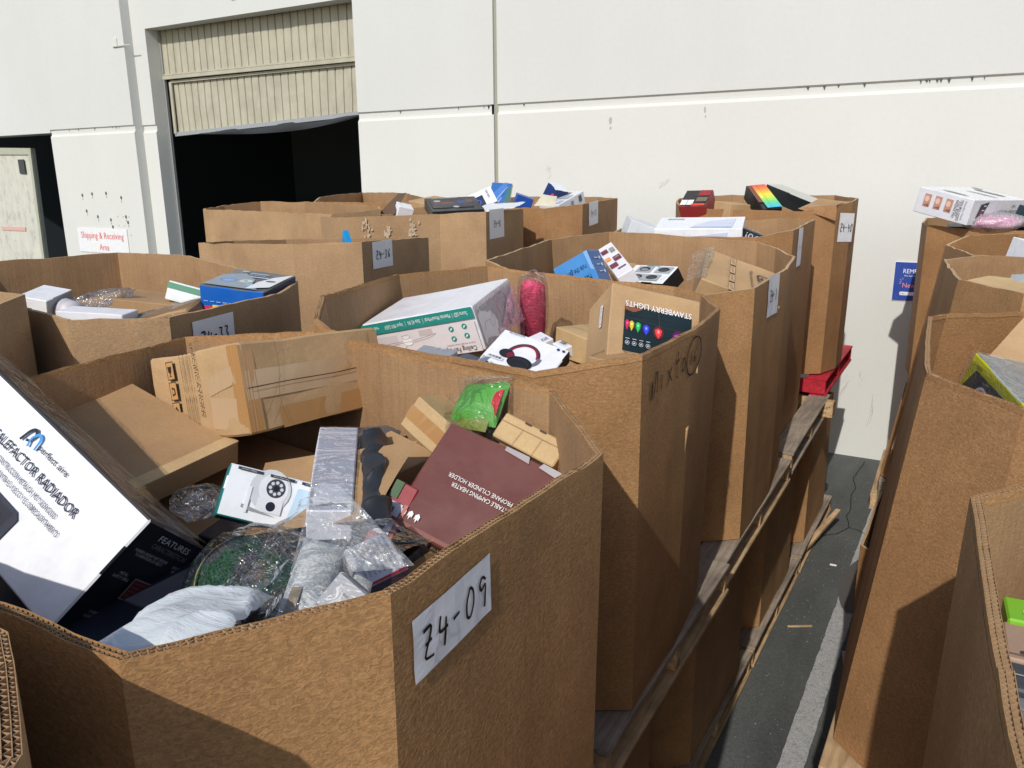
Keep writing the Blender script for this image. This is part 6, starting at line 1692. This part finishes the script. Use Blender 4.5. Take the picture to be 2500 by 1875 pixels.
art(r, dm, 'z', [('r', -0.05, 0.0, 0.8, 0.6, (64, 64, 66)), ('r', -0.2, 0.05, 0.4, 0.10, (122, 66, 58)), ('e', 0.0, -0.25, 0.06, 0.05, (170, 172, 176)), ('r', 0.14, 0.10, 0.14, 0.26, (52, 66, 120)), ('r', 0.32, 0.14, 0.12, 0.24, (110, 72, 74)), ('t', 'SMART MIRROR DASH CAM', -0.12, 0.40, 0.06, (180, 182, 186), 0, 0.5), ('e', -0.3, 0.2, 0.07, 0.05, (176, 172, 164))])
r, dm = carton('portable_device_box', 'white box with a round blue dial picture, PORTABLE printed, behind the black one', 'box', ((-3.05, 4.78, 2.335), ((0.74, -0.65, 0.2), (0.55, 0.40, -0.73), (0.39, 0.65, 0.65)), (0.22, 0.15, 0.04)), paint((228, 230, 234), 0.3), wob=0.002)
art(r, dm, 'z', [('r', -0.06, -0.12, 0.42, 0.6, (44, 54, 80)), ('e', -0.08, -0.16, 0.12, 0.12, (60, 90, 190)), ('e', -0.08, -0.16, 0.08, 0.08, (30, 36, 60)), ('t', 'PORTABLE', 0.32, 0.12, 0.10, (60, 64, 72), -90, 0.35)])
carton('white_pyramid_carton', 'white carton corner and torn brown flap at the left of the Z4-42 bin', 'box', ((-3.38, 4.35, 2.275), ((0.7, 0.6, 0.38), (-0.6, 0.79, 0.0), (-0.3, -0.22, 0.92)), (0.10, 0.10, 0.10)), paint((230, 232, 236), 0.4), wob=0.001)
crumple('dark_flap', [(-3.55, 4.30, 2.26), (-3.40, 4.28, 2.27), (-3.40, 4.42, 2.40), (-3.50, 4.46, 2.40), 0.0], 6, 6, paint((98, 76, 58), 0.8), 0.004, 6, 'shadowed brown flap standing up in the Z4-42 bin', 'carton flap')
crumple('white_wrap', [(-2.86, 4.44, 2.28), (-2.66, 4.58, 2.29), (-2.70, 4.80, 2.33), (-2.95, 4.75, 2.33), 0.01], 14, 10, paint((224, 226, 230), 0.35), 0.012, 6, 'crumpled white wrapping at the right of the Z4-42 bin', 'wrapping')
filler(-3.2, 4.5, 2.0, .55, .5, .35, -40, KBOX2, 'brown carton deep in the Z4-42 bin')
r, dm = carton('blue_tall_box', 'upright blue and teal book-shaped box at the left of the Z4-23 heap', 'box', ((-3.35, 5.55, 2.35), ((0.92, -0.20, 0.33), (0.30, 0.60, -0.74), (-0.05, 0.78, 0.62)), (0.17, 0.24, 0.03)), paint((54, 104, 170), 0.3), mats6=[('x', paint(WHITE, 0.4))], wob=0.001)
art(r, dm, 'z', [('p', [(-0.5, -0.5), (-0.1, -0.5), (0.3, 0.5), (0.1, 0.5), (-0.3, 0.1)], (70, 120, 190)), ('p', [(0.2, -0.5), (0.5, -0.5), (0.5, 0.45), (0.3, 0.2)], (66, 110, 104)), ('l', [(-0.2, -0.3), (0.0, 0.0), (0.3, 0.35)], 0.004, (200, 220, 236)), ('l', [(-0.1, -0.4), (0.1, -0.1)], 0.004, (220, 230, 240))])
carton('white_spine_box', 'white box corner left of the upright blue box', 'box', ((-3.40, 5.30, 2.30), ((0.9, -0.25, 0.33), (0.35, 0.85, -0.38), (-0.22, 0.45, 0.86)), (0.14, 0.14, 0.06)), paint(WHITE, 0.35), wob=0.001)
r, dm = carton('navy_red_box', 'navy box with a red flash and white edge in the Z4-23 bin', 'box', ((-2.98, 5.78, 2.37), ((0.52, -0.76, -0.38), (-0.10, 0.39, -0.92), (0.85, 0.52, 0.13)), (0.12, 0.12, 0.13)), paint((26, 48, 110), 0.3), mats6=[('x', paint((226, 230, 236), 0.35)), ('y', paint((196, 198, 200), 0.4))], wob=0.001)
art(r, dm, 'z', [('p', [(-0.5, -0.1), (0.1, -0.3), (0.2, -0.5), (-0.5, -0.5)], (220, 60, 70))])
r, dm = carton('white_print_box', 'long white printed box tilted on top of the Z4-23 bin', 'box', fit['white23'], paint((224, 226, 230), 0.35), wob=0.002)
art(r, dm, 'z', [('r', -0.15, 0.30, 0.5, 0.14, (150, 110, 104)), ('r', 0.1, 0.05, 0.6, 0.26, (176, 182, 186)), ('r', -0.2, -0.26, 0.4, 0.20, (140, 96, 88)), ('r', 0.3, -0.3, 0.2, 0.2, (190, 194, 198)), ('t', 'MIXER', 0.2, -0.42, 0.05, (60, 60, 64), 90, 0.1)])
art(r, dm, 'x', [('r', -0.1, 0.32, 0.5, 0.12, (90, 92, 96)), ('r', 0, 0.0, 0.5, 0.10, (150, 152, 156))])
carton('teal_blue_box', 'deep blue carton wedged beside the upright blue box', 'box', ((-3.12, 5.50, 2.30), ((0.7, -0.6, 0.3), (0.5, 0.8, 0.1), (-0.33, 0.1, 0.94)), (0.14, 0.12, 0.12)), paint((30, 74, 160), 0.35), wob=0.001)
crumple('cream_bag', [(-2.90, 5.28, 2.29), (-2.74, 5.30, 2.29), (-2.80, 5.45, 2.36), (-2.90, 5.42, 2.37), 0.01], 10, 10, paint((214, 206, 180), 0.5), 0.008, 6, 'small cream paper bag at the Z4-23 front rim', 'bag')
filler(-3.1, 5.65, 2.0, .7, .5, .4, 3, KBOX2, 'brown carton deep in the Z4-23 bin')
r, dm = filler(-3.75, 5.2, 2.29, .3, .25, .08, -20, KBOX, 'pale tan carton inside the farthest left bin', name='tan_carton')

# ------------------------------------------------------------------ goods on the right
r, dm = carton('massage_mat_box', 'big white massage mat box balanced on the farthest right-hand bin', 'box', fit['massage'], paint((222, 222, 228), 0.3), mats6=[('y', paint((232, 232, 234), 0.3)), ('-x', paint((150, 156, 160), 0.4))], wob=0.003, bev=0.003)
SK = (190, 142, 122)
art(r, dm, 'z', [q for k, cx_ in enumerate((-0.30, -0.10, 0.10)) for q in (('r', cx_, 0.06, 0.125, 0.50, SK), ('e', cx_ - 0.01, 0.12, 0.04, 0.05, (226, 190, 170)), ('p', [(cx_ - 0.05, -0.15), (cx_ + 0.05, -0.05), (cx_ + 0.05, -0.18)], (140, 92, 74)))] + [
    ('t', 'DOUBLE-SIDED', 0.315, -0.02, 0.10, (70, 66, 74), -90, 0.34), ('t', 'FULL BODY', 0.27, 0.02, 0.10, (70, 66, 74), -90, 0.25), ('t', 'MASSAGE MAT', 0.225, 0.0, 0.10, (70, 66, 74), -90, 0.30), ('t', 'Nuubu Heal', 0.38, 0.02, 0.08, (150, 148, 156), -90, 0.3)])
art(r, dm, 'x', [('p', [(-0.40, -0.44), (-0.36, 0.32), (-0.22, 0.42), (-0.25, 0.15), (-0.30, -0.44)], (52, 54, 62)), *[('r', -0.325 + 0.015 * k, -0.25 + 0.17 * k, 0.05, 0.05, (200, 200, 206)) for k in range(4)], ('e', -0.325, -0.02, 0.012, 0.03, (170, 60, 70)),
                 ('t', 'DOUBLE-SIDED FULL BODY', 0.22, 0.02, 0.14, (100, 98, 106), 180, 0.46), ('t', 'MAT', 0.26, 0.26, 0.12, (100, 98, 106), 180, 0.08), ('r', 0.0, -0.20, 0.22, 0.02, (70, 72, 78)), ('r', -0.1, -0.27, 0.015, 0.14, (50, 52, 58))])
art(r, dm, 'y', [('e', 0.0, 0.30, 0.30, 0.07, (130, 130, 126)), ('e', 0.0, 0.30, 0.24, 0.035, (160, 160, 156)), ('e', 0.1, 0.05, 0.3, 0.05, (190, 180, 174)), ('r', -0.35, 0.42, 0.2, 0.05, (150, 152, 150)), ('e', 0.0, -0.35, 0.25, 0.04, (90, 92, 94))])
filler(0.0, 6.45, 2.09, .5, .3, .12, 3, paint((58, 68, 84), 0.4), 'slate blue carton inside the rim under the massage mat box', tilt=2, name='slate_carton')
pc = blob('pink_pouch', (0.02, 6.06, 2.19), 0.16, 0.10, 0.05, paint((226, 130, 176), 0.3), 'pink printed soft pack below the massage mat box', 'pack', 0.12, 4, rot=(0, 0, R(8)))
o = blob('clear_cover', (0, 0, 0.004), 0.19, 0.12, 0.062, FILMW, amp=0.14, seed=5, parent=pc)
carton('black_tablet_box', 'black boxed tablet leaning beside the pink pack at the right edge', 'box', ((0.19, 6.22, 2.215), ((0.96, 0.1, 0.26), (-0.1, 0.6, -0.79), (-0.24, 0.79, 0.56)), (0.12, 0.16, 0.03)), paint((34, 46, 52), 0.25), wob=0.001)
r, dm = carton('toy_box', 'yellow-framed toy box with a film-wrapped grey lid in the second right-hand bin', 'box', fit['yellow'], paint((206, 204, 30), 0.3), mats6=[('y', paint((168, 172, 168), 0.3))], wob=0.004, bev=0.003)
art(r, dm, 'z', [('p', [(-0.36, 0.30), (0.5, 0.34), (0.5, -0.5), (-0.46, -0.5), (-0.44, -0.1)], (54, 54, 58)), ('e', -0.17, -0.12, 0.11, 0.12, (216, 230, 232)), ('e', -0.17, -0.12, 0.09, 0.10, (170, 50, 120)), ('e', 0.10, -0.22, 0.11, 0.12, (180, 216, 214)), ('e', 0.10, -0.22, 0.07, 0.08, (110, 130, 130)), ('t', 'COBIAX', -0.36, 0.38, 0.07, (60, 60, 50), 0, 0.14)])
local_wrap(r, dm, ['y', 'z'], WRAP, lift=0.006, amp=0.005, seed=41)
art(r, dm, 'y', [('p', [(-0.1, -0.25), (0.0, -0.22), (0.05, -0.32), (-0.04, -0.34)], (236, 238, 238))], lift=0.004)
crumple('board_divider', [(0.02, 2.60, 1.96), (0.62, 2.66, 1.96), (0.70, 2.86, 2.30), (0.125, 2.80, 2.09), 0.0], 10, 10, KBOX, 0.003, 9, 'plain tan board leaning against the back of the second right-hand bin', 'board')
filler(0.5, 2.3, 1.60, .8, .8, .4, 3, KBOX2, 'brown carton deep in the second right-hand bin')
crumple('grey_sack', [(0.07, 3.50, 2.06), (0.4, 3.4, 2.06), (0.4, 3.7, 2.14), (0.10, 3.66, 2.12), 0.03], 16, 14, paint((170, 172, 172), 0.45), 0.012, 9, 'grey shiny sack at the front rim of the third right-hand bin', 'sack')
r = crumple('scribbled_flap', [(-0.06, 3.57, 2.095), (0.12, 3.38, 2.07), (0.22, 3.50, 2.11), (0.02, 3.66, 2.11), 0.0], 8, 8, KBOX3, 0.003, 9, 'pale board flap with pen scribble inside the third right-hand bin', 'carton flap')
v, f = stroke_mesh([[(0, 0), (0.02, 0.02), (0.04, 0.0), (0.05, 0.02), (0.06, 0.0), (0.09, 0.015), (0.1, 0.0)], [(0.03, -0.015), (0.07, -0.01), (0.09, -0.02)]], 0.002)
obj('pen_scribble', [(0.02 + p[0], 3.56 + p[1] - p[0] * 0.6, 2.107) for p in v], f, MARK, r)
filler(0.5, 3.8, 1.65, .8, .8, .5, 3, KBOX2, 'brown carton deep in the third right-hand bin')
carton('white_corner_carton', 'white carton corner in the fourth right-hand bin at the frame edge', 'box', ((0.24, 4.90, 2.07), ((0.8, -0.5, 0.2), (0.5, 0.86, 0.0), (-0.2, 0.1, 0.97)), (0.22, 0.22, 0.16)), paint((232, 234, 238), 0.4), wob=0.001)
# nearest right bin
KG = (126, 190, 44)
r, dm = filler(0.32, 1.085, 1.905, .5, .055, .16, 6, paint(KG, 0.35), 'lime green carton lying across the back of the nearest right-hand bin', tilt=2, name='green_carton')
art(r, dm, 'z', [('t', 'and other fun-fig shapes', -0.32, -0.2, 0.16, (236, 246, 220), 0, 0.3)])
r, dm = filler(0.30, 1.005, 1.90, .46, .085, .16, 3, paint((172, 142, 120), 0.6), 'brown INLINE DUCT FAN carton in the nearest right-hand bin', tilt=1, name='duct_fan_carton')
art(r, dm, 'z', [('t', 'INLINE DUCT FAN', -0.26, -0.05, 0.11, (64, 54, 50), -22, 0.30), ('p', [(-0.40, 0.42), (-0.15, 0.42), (0.10, -0.40), (-0.1, 0.0)], (58, 56, 60)), ('e', -0.14, 0.34, 0.08, 0.08, (150, 128, 112)), ('r', -0.42, -0.36, 0.10, 0.07, (64, 54, 50)), ('l', [(-0.5, -0.44), (0.5, -0.44)], 0.002, (70, 54, 44))])
r, dm = filler(0.30, 0.935, 1.895, .46, .055, .16, 2, paint((64, 68, 76), 0.45), 'charcoal box with a pale printed grid in the nearest right-hand bin', tilt=1, name='grid_box')
art(r, dm, 'z', [('l', [(-0.5, -0.1), (0.5, -0.1)], 0.0022, (190, 186, 170))] + [('l', [(-0.44 + 0.09 * k, -0.1), (-0.43 + 0.09 * k, -0.5)], 0.0022, (190, 186, 170)) for k in range(10)])
r, dm = filler(0.30, 0.80, 1.89, .46, .20, .15, 0, paint((122, 124, 132), 0.5), 'grey pouch with a honeycomb pattern in the nearest right-hand bin', tilt=1, name='honeycomb_pack')
its = []
for a_ in range(12):
    for b_2 in range(6):
        cx_, cy_ = -0.46 + a_ * 0.082, -0.42 + b_2 * 0.17 + (0.085 if a_ % 2 else 0)
        its.append(('l', [(cx_ + 0.048 * math.cos(R(60 * q)), cy_ + 0.092 * math.sin(R(60 * q))) for q in range(7)], 0.0012, (176, 178, 186)))
art(r, dm, 'z', its)
filler(0.58, 0.8, 1.6, .75, .8, .4, 3, KBOX2, 'brown carton deep in the nearest right-hand bin')
filler(-1.0, -0.2, 1.72, .7, .5, .5, 0, KBOX2, 'brown carton inside the bottom left corner bin')
fl = crumple('standing_flap', [(-0.80, 0.14, 1.75), (-0.60, 0.05, 1.75), (-0.60, 0.10, 2.14), (-0.82, 0.22, 2.14), 0.0], 8, 8, KR3, 0.004, 77, 'inner board flap standing inside the bottom left corner bin', 'carton flap')
